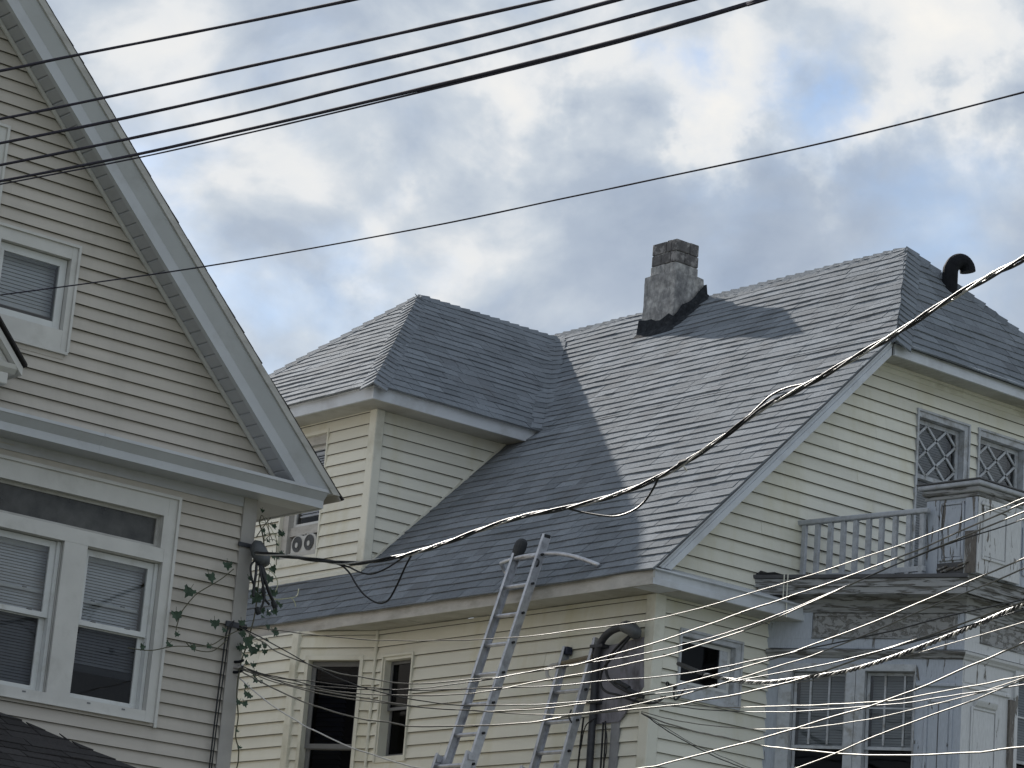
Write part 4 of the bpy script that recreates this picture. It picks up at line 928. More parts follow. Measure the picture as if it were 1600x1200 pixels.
# flashing strips where the dormer meets the roof
MB().hexa([(17.14, 23.55, zr(17.14) + .02), (17.18, 23.55, zr(17.18) + .02), (17.18, 27.2, zr(17.18) + .02), (17.14, 27.2, zr(17.14) + .02)], [(17.14, 23.55, zr(17.14) + .055), (17.18, 23.55, zr(17.14) + .075), (17.18, 27.2, zr(17.14) + .075), (17.14, 27.2, zr(17.14) + .055)]).build('flashing', 'cream_trim', yel)
MB().hexa([(17.2, 23.575, zr(17.2) + .015), (19.1, 23.575, zr(19.1) + .015), (19.1, 23.585, zr(19.1) + .015), (17.2, 23.585, zr(17.2) + .015)], [(17.2, 23.575, zr(17.2) + .05), (19.1, 23.575, zr(19.1) + .05), (19.1, 23.585, zr(19.1) + .05), (17.2, 23.585, zr(17.2) + .05)]).build('flashing', 'cream_trim', yel)
dprof = [(0.0, 9.038), (0.0, 9.168), (0.012, 9.174), (0.012, 9.186), (-0.03, 9.186), (-0.03, 9.038)]
MB().hexa([Vector((16.852 - u, 23.232 - u, z)) for u, z in dprof], [Vector((16.852 - u, 27.57, z)) for u, z in dprof]).build('fascia', 'aluminium_trim', yel)
a = [Vector((16.8525 - u, 23.232 - u, z)) for u, z in dprof]; b = [Vector((16.54 + (z - 6.59) / 0.9715 + 0.03, 23.232 - u, z)) for u, z in dprof]
MB().hexa(a, b).build('fascia', 'aluminium_trim', yel)
MB().box(16.88, 17.199, 23.262, 27.5, 9.044, 9.05).build('soffit', 'soffit_cream', yel)
MB().hexa([(17.199, 23.262, 9.044), (19.06, 23.262, 9.044), (19.06, 23.598, 9.044), (17.199, 23.598, 9.044)], [(17.199, 23.262, 9.05), (19.06, 23.262, 9.05), (19.06, 23.598, 9.05), (17.199, 23.598, 9.05)]).build('soffit', 'soffit_cream', yel)
DA = Vector((18.97, 25.4, 11.15)); DE = Vector((21.23, 25.4, 11.15))
c1, c2 = Vector((16.82, 23.2, 9.185)), Vector((16.82, 27.6, 9.185))
v1, v2 = Vector((19.215, 23.2, 9.185)), Vector((19.215, 27.6, 9.185))
slab([c1 + Vector((.03, .03, .02)), c2 + Vector((.03, -.03, .02)), DA]).build('dormer_roof', 'roof_deck', yel)
slab([c1 + Vector((.03, .03, .02)), v1 + Vector((0, .03, .02)), DE, DA]).build('dormer_roof', 'roof_deck', yel)
slab([c2, v2, DE, DA]).build('dormer_roof', 'shingle', yel)
FD1 = Fr((16.80, 0, 9.175), UY, (1, 0, 0.908), (-0.908, 0, 1))
shingles(FD1, [[(23.18, 0), (27.62, 0), (25.4, 2.17 * 1.3507)]], yel, 2.5, rnd=ry, lift=0.012, sway=0.020)
FD2 = Fr((0, 23.18, 9.175), UX, (0, 1, 0.8955), (0, -0.8955, 1))
shingles(FD2, [[(16.80, 0), (19.26, 0), (21.30, 2.22 * 1.3423), (18.97, 2.22 * 1.3423)]], yel, 4.5, rnd=ry, lift=0.010, sway=0.024)
hip((16.80, 23.18, 9.175), DA, (-1, 0, -0.908), (0, -1, -0.8955), 0.165)
hip((16.80, 27.62, 9.175), DA, (-1, 0, -0.908), (0, 1, -0.8955), 0.15)
hip((21.20, 25.4, 11.155), DA, (0, -1, -0.8955), (0, 1, -0.8955), 0.14)
# woven valley: short bent shingles lapping both slopes
vv0, vv1 = Vector((19.24, 23.19, 9.19)), Vector((21.20, 25.39, 11.135))
rv = 0
nv = int((vv1 - vv0).length / 0.185)
for k in range(nv):
    a_, b_ = vv0.lerp(vv1, k / nv), vv0.lerp(vv1, (k + 1.08) / nv)
    ax = (vv1 - vv0).normalized()
    da, db = dn(ax, (0, 1, 0.8955)) * -1, dn(ax, (-1, 0, -0.9715))
    da = Vector((-1, 0, 0)); db = Vector((0, -1, 0))
    nrm = Vector((-0.9715, -0.8955, 2)).normalized()
    mb = MB(); ti = min(1, max(0, ry.gauss(0.5, 0.2)))
    wd = ry.uniform(0.13, 0.19)
    rows = [[q + da * wd + nrm * (l * 0.4 + .006), q + da * wd * .35 + nrm * (l + .010), q + nrm * (l + .016), q + db * wd * .35 + nrm * (l + .010), q + db * wd + nrm * (l * 0.4 + .006)] for q, l in ((a_, 0.018), (b_, 0.006))]
    for j in range(4):
        mb.face([rows[0][j], rows[0][j + 1], rows[1][j + 1], rows[1][j]], ti)
        mb.face([rows[0][j], rows[0][j + 1], rows[0][j + 1] - nrm * .025, rows[0][j] - nrm * .025], ti)
    mb.build('valley_shingle', 'shingle', yel)
flush_shingles(yel, 'shingle', 300)
# dormer window: blind behind the upper sash, open below for the fan
dw = ring_boards(FD, dwin, dwini, 0.0, 0.026)
i = dwini
for q in ((i[0] - .012, i[0], i[2], i[3]), (i[1], i[1] + .012, i[2], i[3]), (i[0], i[1], i[3], i[3] + .012), (i[0], i[1], i[2] - .012, i[2])):
    dw.fbox(FD, *q, -0.22, -0.002)
dw = dw.build('window', 'cream_trim', yel)
dw['label'] = 'dormer window with its lower sash raised over a fan'
for q in ((i[0], i[0] + .03, i[2], i[3]), (i[1] - .11, i[1], i[2], i[3])):
    MB().fbox(FD, *q, -0.20, -0.02).build('jamb', 'old_fascia', dw)
MB().fbox(FD, i[0] + .03, i[1] - .11, 8.80, i[3], -0.10, -0.02).build('head', 'old_fascia', dw)
sash(FD, (i[0] + .032, i[1] - .112, 7.88, 8.80), 0.04, -0.12, -0.09).build('sash', 'white_sash', dw)
pane(dw, FD, i[0] + .07, i[1] - .15, 7.92, 8.76, -0.105, 'dim_pane')
MB().fbox(FD, i[0] + .03, i[1] - .11, 7.775, 7.878, -0.10, -0.055).build('rail', 'old_fascia', dw)
slats(FD, i[0] + .075, i[1] - .155, 8.02, 8.72, -0.15, 0.030, 0.9).build('blind', 'blind', dw)
MB().fbox(FD, i[0] + .001, i[1] - .001, 7.501, 7.56, -0.20, -0.01).build('sill', 'old_fascia', dw)
MB().fbox(FD, 24.44, 25.32, 7.40, 7.443, 0.0, 0.03).build('window_sill', 'cream_trim', yel)

# ---------------- chimney
ch = MB()
def rough_stack(x0, x1, y0, y1, z0f, z1, seg, amp, seed):
    mb = MB(); rr = random.Random(seed)
    per = []
    n = 6
    for k in range(n): per.append((x0 + (x1 - x0) * k / n, y0))
    for k in range(n): per.append((x1, y0 + (y1 - y0) * k / n))
    for k in range(n): per.append((x1 - (x1 - x0) * k / n, y1))
    for k in range(n): per.append((x0, y1 - (y1 - y0) * k / n))
    cx, cy = (x0 + x1) / 2, (y0 + y1) / 2
    rings = []
    for j in range(seg + 1):
        i0 = len(mb.v)
        for (x, y) in per:
            z0 = z0f(x, y); z = z0 + (z1 - z0) * j / seg
            nn = noise.noise(Vector((x * 5, y * 5, z * 5 + seed))) * amp
            d = Vector((x - cx, y - cy)).normalized()
            k_ = 0.82 if (abs(x - x0) < 1e-6 or abs(x - x1) < 1e-6) and (abs(y - y0) < 1e-6 or abs(y - y1) < 1e-6) else 1
            mb.v.append((cx + (x - cx) * (0.985 if k_ < 1 else 1) + d.x * nn, cy + (y - cy) * (0.985 if k_ < 1 else 1) + d.y * nn, z + (nn * 0.5 if j == seg else 0)))
        rings.append(i0)
    m_ = len(per)
    for a, b in zip(rings, rings[1:]):
        for k in range(m_):
            q = (k + 1) % m_
            mb.f.append((a + k, a + q, b + q, b + k)); mb.t.append(0.5)
    mb.f.append(tuple(rings[-1] + k for k in range(m_))); mb.t.append(0.5)
    return mb
def zroof2(x, y): return (zr(x) if x < RX else RZ - 0.73 * (x - RX)) - 0.08
chim = rough_stack(20.85, 21.32, 22.87, 23.42, zroof2, 11.50, 9, 0.016, 3).build('chimney', 'stucco', yel)
rough_stack(20.825, 21.345, 22.845, 23.45, lambda x, y: zroof2(x, y) - 0.02, 0, 1, 0, 1)
def tar_top(x, y): return zr(x) + 0.17 + 0.09 * noise.noise(Vector((x * 6, y * 6, 2)))
tb = MB(); per = []
for k in range(8): per.append((20.83 + 0.51 * k / 8, 22.845))
for k in range(8): per.append((21.34, 22.845 + 0.60 * k / 8))
for k in range(8): per.append((21.34 - 0.51 * k / 8, 23.445))
for k in range(8): per.append((20.83, 23.445 - 0.60 * k / 8))
rg = []
for lvl, grow_ in ((-0.05, 0.11), (0.012, 0.075), (0.05, 0.02), (None, 0.004)):
    i0 = len(tb.v)
    for (x, y) in per:
        d = Vector((x - 21.085, y - 23.145)).normalized()
        X, Y = x + d.x * grow_, y + d.y * grow_
        zb = zr(X) if X < RX else RZ - 0.73 * (X - RX)
        z = zb + lvl + 0.02 * noise.noise(Vector((x * 9, y * 9, 5))) if lvl is not None else zb + (0.18 if y < 23 or x < 21 else 0.12) + 0.05 * max(0, x - 20.95) * (1 if y < 22.9 else 0) + 0.07 * noise.noise(Vector((x * 8, y * 8, 1)))
        tb.v.append((X, Y, z))
    rg.append(i0)
for a, b in zip(rg, rg[1:]):
    for k in range(len(per)):
        q = (k + 1) % len(per); tb.f.append((a + k, a + q, b + q, b + k)); tb.t.append(.5)
tb.build('flashing', 'tar', chim)
rc = random.Random(8)
x0, x1, y0, y1 = 20.885, 21.265, 22.925, 23.365
MB().box(x0 + .02, x1 - .02, y0 + .02, y1 - .02, 11.45, 11.90).build('core', 'stucco', chim)
z = 11.497
for c in range(3):
    h = (0.135, 0.14, 0.155)[c]
    xm = x0 + (x1 - x0) * (0.42 if c % 2 else 0.6); ym = y0 + (y1 - y0) * (0.6 if c % 2 else 0.42)
    for (a0, a1, b0, b1) in ((x0, xm, y0, y0 + .1), (xm, x1, y0, y0 + .1), (x0, x0 + .1, y0 + .1, ym), (x0, x0 + .1, ym, y1), (x1 - .1, x1, y0 + .1, y1), (x0 + .1, x1 - .1, y1 - .1, y1)):
        j = lambda: rc.uniform(-0.004, 0.004)
        MB().box(a0 + .003 + j(), a1 - .003 + j(), b0 + .003 + j(), b1 - .003 + j(), z + .004, z + h - .003 + j()).build('block', 'chimney_block' if c else 'stucco', chim, bevel=0.012)
    z += h
# gooseneck vent on the clipped gable
vb = Vector((21.645, 19.25, 10.76))
gp = [vb + Vector((0, 0, -0.10)), vb + Vector((0, 0, 0.20)), vb + Vector((0.01, 0, 0.27)), vb + Vector((0.05, -0.01, 0.345)), vb + Vector((0.11, -0.02, 0.385)), vb + Vector((0.175, -0.03, 0.385)), vb + Vector((0.225, -0.04, 0.345)), vb + Vector((0.24, -0.045, 0.285))]
gv = MB().tube(catmull(gp, 3), [0.088] * 7 + [0.085] * 6 + [0.088] * 9, 14)
gv = gv.build('roof_vent', 'black_metal', yel, smooth=False)
MB().hexa([vb + Vector((-.16, -.16, -.175)), vb + Vector((.16, -.16, -.175)), vb + Vector((.16, .2, .25)), vb + Vector((-.16, .2, .25))], [vb + Vector((-.16, -.16, -.165)), vb + Vector((.16, -.16, -.165)), vb + Vector((.16, .2, .26)), vb + Vector((-.16, .2, .26))]).build('collar', 'black_metal', gv)

# ================================================================ front bay and balcony of the yellow house
bw_ = Vector((18.39, 18.5, 0)); bc_ = Vector((19.28, 16.8, 0))
bd = (bc_ - bw_).normalized(); blen = (bc_ - bw_).length
GL = Fr(bw_, bd, UZ, (bd.y, -bd.x, 0))
GF = Fr((19.28, 16.8, 0), UX, UZ, -UY)
GR = Fr((23.2, 16.8, 0), (0.464, 0.886, 0), UZ, (0.886, -0.464, 0))
bay = MB()
w1, w1i = (0.14, 0.895, 4.25, 6.02), (0.265, 0.805, 4.35, 5.945)
w2, w2i = (0.90, 1.478, 4.25, 6.02), (0.985, 1.470, 4.35, 5.955)
w3, w3i = (0.73, 1.45, 4.25, 6.09), (0.775, 1.40, 4.35, 6.06)
wall_sheet(GL, [rect(0, blen, 0, 6.66), rect(*w1i), rect(*w2i)], 'bay_wall', 'peeling_blue', yel, n=0.0)
wall_sheet(GF, [rect(0, 3.92, 0, 6.66), rect(*w3i)], 'bay_wall', 'peeling_white', yel, n=0.0)
wall_sheet(GR, [rect(0, 1.92, 0, 6.66)], 'bay_wall', 'peeling_white', yel, n=0.0)
def bay_window(fr, o, i, sp, muntins, mat='lattice_paint'):
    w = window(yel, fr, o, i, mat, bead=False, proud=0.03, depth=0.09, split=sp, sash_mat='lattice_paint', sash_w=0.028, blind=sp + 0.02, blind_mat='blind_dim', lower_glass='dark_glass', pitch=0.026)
    mb = MB()
    ww = i[1] - i[0]
    for k in muntins:
        s = i[0] + ww * k
        mb.fbox(fr, s - .009, s + .009, sp + .02, i[3] - .03, -0.07, -0.045)
    zc = sp + (i[3] - sp) * 0.52
    mb.fbox(fr, i[0] + .03, i[1] - .03, zc - .007, zc + .007, -0.0695, -0.0455)
    mb.build('muntins', mat, w)
    return w
bay_window(GL, w1, w1i, 5.235, (0.32, 0.66))
bay_window(GL, w2, w2i, 5.235, (0.38, 0.77))
bay_window(GF, w3, w3i, 5.25, (0.5,), 'peeling_white')
# mouldings round the bay: ledge, entablature frame, necking
def around(prof, name, mat, s0=0.0):
    """Moulding with profile (out, z) mitred round the left facet and the front."""
    k = math.tan(math.acos(max(-1, min(1, GL.n.dot(GF.n)))) / 2)
    A0 = [GL.p(s0, z, u) for u, z in prof]
    A1 = [GL.p(blen + u * k, z, u) for u, z in prof]
    MB().hexa(A0, A1).build(name, mat[0], yel)
    B0 = [GF.p(-u * k, z, u) for u, z in prof]
    B1 = [GF.p(3.92 + u * 0.3, z, u) for u, z in prof]
    MB().hexa(B0, B1).build(name, mat[1], yel)
PB, PW = 'peeling_blue', 'peeling_white'
around([(0.002, 6.075), (0.020, 6.085), (0.028, 6.10), (0.055, 6.125), (0.06, 6.148), (0.002, 6.165)], 'ledge', ('rotten_board', PW))
around([(0.002, 6.166), (0.022, 6.166), (0.022, 6.262), (0.002, 6.262)], 'entablature', (PB, PW))
around([(0.002, 6.515), (0.022, 6.515), (0.03, 6.60), (0.06, 6.66), (0.002, 6.66)], 'entablature', ('rotten_board', 'rotten_board'))
for s0, s1 in ((0.0, 0.44), (1.86, blen)):
    MB().fbox(GL, s0, s1 - 0.001, 6.263, 6.514, 0.002, 0.021).build('entablature', PB, yel)
MB().fbox(GF, 0.0, 0.20, 6.263, 6.514, 0.002, 0.021).build('entablature', PW, yel)
MB().fbox(GF, 1.9, 2.2, 6.263, 6.514, 0.002, 0.021).build('entablature', PW, yel)
for fr, s0, s1 in ((GL, 0.442, 1.857), (GF, 0.202, 1.898), (GF, 2.202, 3.9)):
    MB().fbox(fr, s0, s1, 6.264, 6.513, 0.001, 0.006).build('relief_panel', 'peeling_panel', yel)
    m_ = ring_boards(fr, (s0 + .02, s1 - .02, 6.272, 6.505), (s0 + .045, s1 - .045, 6.297, 6.480), 0.0065, 0.017)
    m_.build('panel_moulding', 'peeling_panel', yel)
    MB().fbox(fr, s0 + .0, s1, 6.264, 6.275, 0.0225, 0.034).build('panel_sill', 'rotten_board', yel)
MB().fbox(GL, 1.482, blen, 5.815, 5.85, 0.002, 0.03).build('necking', PB, yel, bevel=0.008)
MB().fbox(GF, -0.015, 0.68, 5.815, 5.85, 0.002, 0.022).build('necking', PW, yel, bevel=0.008)
def panel(fr, s0, s1, z0, z1, mat, wd=0.03, out=0.014, fld=0.006):
    """Raised moulding frame of an inset panel with its field."""
    f = ring_boards(fr, (s0, s1, z0, z1), (s0 + wd, s1 - wd, z0 + wd, z1 - wd), 0.002, out).build('panel', mat, yel, bevel=0.004)
    MB().fbox(fr, s0 + wd + .012, s1 - wd - .012, z0 + wd + .012, z1 - wd - .012, 0.001, fld).build('field', mat, f)
    return f
panel(GL, 1.57, 1.84, 4.35, 5.70, PB)
MB().fbox(GL, 1.70, 1.708, 4.3, 5.66, 0.0065, 0.009).build('split_seam', 'drip_edge', yel)
panel(GF, 0.13, 0.50, 4.35, 5.66, PW, 0.025)
MB().sweep(GF.p(0.17, 5.66, 0), GF.p(0.47, 5.66, 0), [(0.015, 0), (0.03, 0.012), (0.045, 0.045), (0.05, 0.06), (0.002, 0.065), (0.002, 0)], -UY, UZ).build('panel_hood', PW, yel)
MB().fbox(GF, 0.66, 0.728, 4.2, 5.80, 0.002, 0.03).build('window_casing', 'bare_wood', yel)
MB().fbox(GF, 0.02, 0.64, 5.87, 6.06, 0.002, 0.008).build('capital_panel', PW, yel)
# balcony slab with rotten edge boards
slabp = [(18.15, 18.498), (19.073, 16.605), (23.1, 16.605), (24.0, 18.498)]
MB().hexa([(x, y, 6.775) for x, y in slabp], [(x, y, 6.802) for x, y in slabp]).build('balcony_floor', 'rotten_board', yel)
sd1 = (Vector((19.073, 16.605, 0)) - Vector((18.15, 18.498, 0))); sl1 = sd1.length; sd1.normalize()
SE = Fr((18.15, 18.498, 0), sd1, UZ, (sd1.y, -sd1.x, 0))
SF = Fr((19.073, 16.605, 0), UX, UZ, -UY)
rw_ = random.Random(4)
def board(fr, s0, s1, z0, z1, n0, n1, mat, name):
    """Edge board with a ragged, warped lower edge."""
    mb = MB(); n = 14
    for k in range(n):
        a, b = s0 + (s1 - s0) * k / n, s0 + (s1 - s0) * (k + 1) / n
        def lo_(s): return z0 + 0.010 * noise.noise(Vector((s * 5, z0 * 3, 1))) + 0.006 * noise.noise(Vector((s * 17, z0, 2)))
        def out(s, z): return n1 + 0.008 * noise.noise(Vector((s * 3, z * 9, 7)))
        A = [fr.p(a, lo_(a), n0), fr.p(b, lo_(b), n0), fr.p(b, z1, n0), fr.p(a, z1, n0)]
        B = [fr.p(a, lo_(a), out(a, 0)), fr.p(b, lo_(b), out(b, 0)), fr.p(b, z1, out(b, 1)), fr.p(a, z1, out(a, 1))]
        mb.hexa(A, B)
    return mb.build(name, mat, yel)
board(SE, 0.0, sl1, 6.725, 6.80, -0.03, 0.004, 'rotten_board', 'edge_board')
board(SE, 0.05, sl1 - 0.01, 6.655, 6.722, -0.03, -0.006, 'rotten_board', 'edge_board')
board(SF, 0.0, 4.0, 6.735, 6.80, -0.03, 0.004, 'rotten_board', 'edge_board')
board(SF, 0.02, 4.0, 6.665, 6.732, -0.03, -0.008, 'rotten_board', 'edge_board')
MB().fbox(SE, -0.02, sl1 + 0.005, 6.803, 6.842, -0.06, 0.020).build('drip_edge', 'drip_edge', yel, bevel=0.006)
MB().fbox(SF, -0.01, 4.0, 6.803, 6.840, -0.06, 0.018).build('drip_edge', 'rotten_board', yel, bevel=0.006)
MB().hexa([(18.20, 18.49, 6.655), (19.09, 16.66, 6.655), (23.0, 16.66, 6.655), (23.7, 18.49, 6.655)], [(18.20, 18.49, 6.662), (19.09, 16.66, 6.662), (23.0, 16.66, 6.662), (23.7, 18.49, 6.662)]).build('balcony_soffit', 'rotten_board', yel)
# torn flashing curling up where the slab meets the siding
tf = MB()
pts_ = [(0.0, 0.0), (0.06, 0.045), (0.13, 0.025), (0.2, 0.03), (0.28, 0.006), (0.42, 0.0)]
for (a, za), (b, zb) in zip(pts_, pts_[1:]):
    tf.hexa([SE.p(a, 6.843, -0.05), SE.p(b, 6.843, -0.05), SE.p(b, 6.845 + zb, -0.02), SE.p(a, 6.845 + za, -0.02)], [SE.p(a, 6.843, -0.045), SE.p(b, 6.843, -0.045), SE.p(b, 6.845 + zb, -0.015), SE.p(a, 6.845 + za, -0.015)])
tf.build('torn_flashing', 'drip_edge', yel)
for sx in (0.315, 0.352):
    MB().tube([SE.p(sx, 6.843, 0.022), SE.p(sx, 6.60, 0.026), SE.p(sx + .01, 6.42, 0.03)], 0.0065, 6).build('strap', 'cream_trim', yel)
# railing back to the wall
ra, rb_ = Vector((18.742, 18.47, 0)), Vector((18.948, 17.03, 0))
rd = (rb_ - ra).normalized(); RL = Fr(ra, rd, UZ, (rd.y, -rd.x, 0)); rl = (rb_ - ra).length
rail = MB().fbox(RL, -0.06, rl + 0.03, 7.446, 7.496, -0.035, 0.035).build('balcony_railing', 'rail_grey', yel, bevel=0.012)
MB().fbox(RL, 0.0, rl, 6.885, 6.935, -0.022, 0.022).build('bottom_rail', 'rail_grey', rail)
for yy in (18.432, 18.277, 18.124, 17.972, 17.828, 17.678, 17.53, 17.375, 17.221, 17.07):
    s = (18.47 - yy) / -rd.y
    MB().fbox(RL, s - .024, s + .024, 6.845, 7.445, -0.022, 0.020).build('baluster', 'rail_grey', rail, bevel=0.004)
# corner pier of the balcony
pp = [(19.015, 17.08), (19.085, 16.515), (19.70, 16.515), (19.70, 17.08)]
def poly_slab(pts, z0, z1, g, name, mat, parent=yel, bevel=0):
    cx, cy = sum(p[0] for p in pts) / len(pts), sum(p[1] for p in pts) / len(pts)
    q = [(x + g * (1 if x > cx else -1), y + g * (1 if y > cy else -1)) for x, y in pts]
    return MB().hexa([(x, y, z0) for x, y in q], [(x, y, z1) for x, y in q]).build(name, mat, parent, bevel=bevel)
pier = poly_slab(pp, 6.845, 7.575, 0.0, 'balcony_pier', 'pier_blue')
poly_slab(pp, 7.576, 7.615, 0.02, 'neck', 'rotten_board', pier, 0.01)
poly_slab(pp, 7.616, 7.675, 0.045, 'crown', 'rotten_board', pier, 0.02)
poly_slab(pp, 7.676, 7.722, 0.075, 'cap', 'rail_grey', pier, 0.015)
poly_slab(pp, 7.723, 7.738, 0.082, 'cap_flashing', 'drip_edge', pier, 0.004)
pd = (Vector((19.085, 16.515, 0)) - Vector((19.015, 17.08, 0))).normalized()
PL = Fr((19.015, 17.08, 0), pd, UZ, (pd.y, -pd.x, 0)); pl = 0.5693
PF = Fr((19.085, 16.515, 0), UX, UZ, -UY)
MB().fbox(PF, 0.0, 0.615, 6.846, 7.574, 0.001, 0.012).build('front_board', 'pier_white', pier)
def ppanel(fr, s0, s1, z0, z1, mat, n=0.0, wd=0.026):
    ring_boards(fr, (s0, s1, z0, z1), (s0 + wd, s1 - wd, z0 + wd, z1 - wd), n + 0.001, n + 0.016).build('panel_moulding', mat, pier, bevel=0.004)
    MB().fbox(fr, s0 + wd + .010, s1 - wd - .010, z0 + wd + .010, z1 - wd - .010, n + 0.0005, n + 0.007).build('panel_field', mat, pier)
ppanel(PL, 0.155, 0.425, 6.98, 7.545, 'pier_blue')
ppanel(PF, 0.06, 0.415, 6.985, 7.50, 'pier_white', 0.012)
MB().fbox(PF, 0.03, 0.44, 7.50, 7.53, 0.013, 0.035).build('panel_hood', 'pier_white', pier, bevel=0.006)
MB().fbox(PL, 0.0, 0.14, 6.846, 7.574, 0.001, 0.012).build('stile', 'pier_blue', pier)
MB().fbox(PL, 0.44, pl, 7.25, 7.574, 0.001, 0.012).build('stile', 'pier_blue', pier)
MB().fbox(PL, 0.44, pl - .002, 6.846, 7.249, 0.001, 0.008).build('stile', 'bare_wood', pier)
MB().fbox(PL, 0.10, 0.43, 6.846, 6.96, 0.001, 0.006).build('rot_hole_dark', 'drip_edge', pier)  # dark plate painted in for the hollow of the rotted hole
for k in range(5):
    a = rw_.uniform(0.12, 0.4); z = rw_.uniform(6.86, 6.93)
    MB().hexa([PL.p(a, z, 0.008), PL.p(a + .12, z + .03, 0.012), PL.p(a + .12, z + .045, 0.012), PL.p(a, z + .018, 0.008)], [PL.p(a, z, 0.02), PL.p(a + .12, z + .03, 0.03), PL.p(a + .12, z + .045, 0.03), PL.p(a, z + .018, 0.02)]).build('splinter', 'bare_wood', pier)
# panelled parapet beyond the pier
MB().box(19.705, 23.0, 16.56, 16.66, 6.845, 7.50).build('balcony_parapet', PB, yel)
MB().box(19.705, 23.05, 16.52, 16.70, 7.501, 7.56).build('parapet_cap', 'rail_grey', yel, bevel=0.012)
QF = Fr((19.705, 16.56, 0), UX, UZ, -UY)
for s0 in (0.08, 0.92, 1.76, 2.5):
    panel(QF, s0, s0 + 0.7, 6.95, 7.42, PB)

# ================================================================ window fan in the dormer
fan = thing('window_fan', (17.24, 24.815, 7.56), 'white twin window fan with two round grilles in the dormer window', 'fan')
FN = Fr((17.215, 0, 0), UY, UZ, -UX)
fb = MB()
fo = [(24.575, 7.562), (25.055, 7.562), (25.055, 7.70), (25.02, 7.745), (24.95, 7.768), (24.87, 7.762), (24.815, 7.745), (24.76, 7.762), (24.68, 7.768), (24.61, 7.745), (24.575, 7.70)]
fb.hexa([FN.p(s, z, -0.08) for s, z in fo], [FN.p(s, z, -0.012) for s, z in fo])
fb.build('housing', 'fan_white', fan, bevel=0.006)
for cs in (24.700, 24.930):
    cz = 7.662
    disc = [(cs + 0.088 * math.cos(k * math.pi / 12), cz + 0.088 * math.sin(k * math.pi / 12)) for k in range(24)]
    gr = MB().hexa([FN.p(s, z, -0.011) for s, z in disc], [FN.p(s, z, -0.007) for s, z in disc]).build('grille', 'fan_grille', fan)
    rm = MB()
    for r_ in (0.088, 0.066, 0.044):
        rm.tube([FN.p(cs + r_ * math.cos(k * math.pi / 10), cz + r_ * math.sin(k * math.pi / 10), -0.004) for k in range(21)], 0.0035 if r_ > .08 else .0018, 5)
    for k in range(12):
        an = k * math.pi / 6
        rm.tube([FN.p(cs + .02 * math.cos(an), cz + .02 * math.sin(an), -.004), FN.p(cs + .088 * math.cos(an), cz + .088 * math.sin(an), -.004)], 0.0016, 4)
    rm.build('wires', 'fan_grille', gr)
    hub = [(cs + 0.024 * math.cos(k * math.pi / 8), cz - .012 + 0.030 * math.sin(k * math.pi / 8)) for k in range(16)]
    MB().hexa([FN.p(s, z, -0.006) for s, z in hub], [FN.p(s, z, 0.004) for s, z in hub]).build('hub', 'fan_white', gr)
MB().tube([FN.p(24.79, 7.755, -0.04), FN.p(24.79, 7.79, -0.04), FN.p(24.84, 7.79, -0.04), FN.p(24.84, 7.755, -0.04)], 0.008, 6).build('handle', 'fan_white', fan)

# ================================================================ ladders
def ladder(lab, yl, yr, xt, zt, k, ztop, zrung, nr, extra):
    ld = thing('extension_ladder', (xt - k * zt, (yl + yr) / 2, 0), lab, 'ladder', 'ladders against the side wall')
    ax = Vector((k, 0, 1)).normalized(); nn = Vector((-1, 0, k)).normalized()
    def at(y, z, n=0.0): return Vector((xt - k * (zt - z), y, z)) + nn * n
    def rail(y, z0, z1, n0, sgn, name='rail'):
        mb = MB()                                              # C-channel: web and two flanges
        A, B = at(y, z0, n0), at(y, z1, n0)
        for pr in ([(-.002, -.044), (.002, -.044), (.002, .044), (-.002, .044)], [(0, -.044), (sgn * .034, -.044), (sgn * .034, -.039), (0, -.039)], [(0, .039), (sgn * .034, .039), (sgn * .034, .044), (0, .044)]):
            mb.sweep(A, B, pr, UY, nn)
        return mb.build(name, 'ladder_aluminium', ld)
    rail(yl + .016, 0.02, ztop[0], 0, -1); rail(yr - .016, 0.02, ztop[1], 0, 1)
    for j in range(nr):
        z = zrung - 0.302 * j
        if z < 0.15: break
        MB().tube([at(yl + .02, z), at(yr - .02, z)], 0.020, 8).build('rung', 'ladder_aluminium', ld)
        if z > 4.0:
            MB().tube([at(yr - .02, z, .004), at(yr - .047, z, .004)], 0.013, 8).build('rung_end', 'rubber', ld)
    for y, sg, zt_ in ((yl + .05, -1, extra), (yr - .05, 1, extra)):  # outer section of the ladder
        rail(y, 0.0, zt_, 0.08, sg, 'base_rail')
    for j in range(14):
        z = extra - 0.12 - 0.302 * j
        if z < 0.2: break
        MB().tube([at(yl + .05, z, .08), at(yr - .05, z, .08)], 0.020, 8).build('rung', 'ladder_aluminium', ld)
    for y in (yl + .05, yr - .05):
        MB().box(at(y, extra, .08).x - .04, at(y, extra, .08).x + .045, y - .02, y + .03 if y > yl else y + .02, extra - .05, extra + .004).build('guide_bracket', 'ladder_aluminium', ld)
    return ld, at
l1, at1 = ladder('tall aluminium extension ladder resting on the roof edge with a curved standoff bar', 20.14, 19.76, 16.42, 6.6, 0.3, (6.90, 7.06), 6.855, 23, 4.82)
gm = MB()
gpts = [(0, -0.03), (0.0, 0.04), (0.0, 0.115), (0.0, 0.15)]
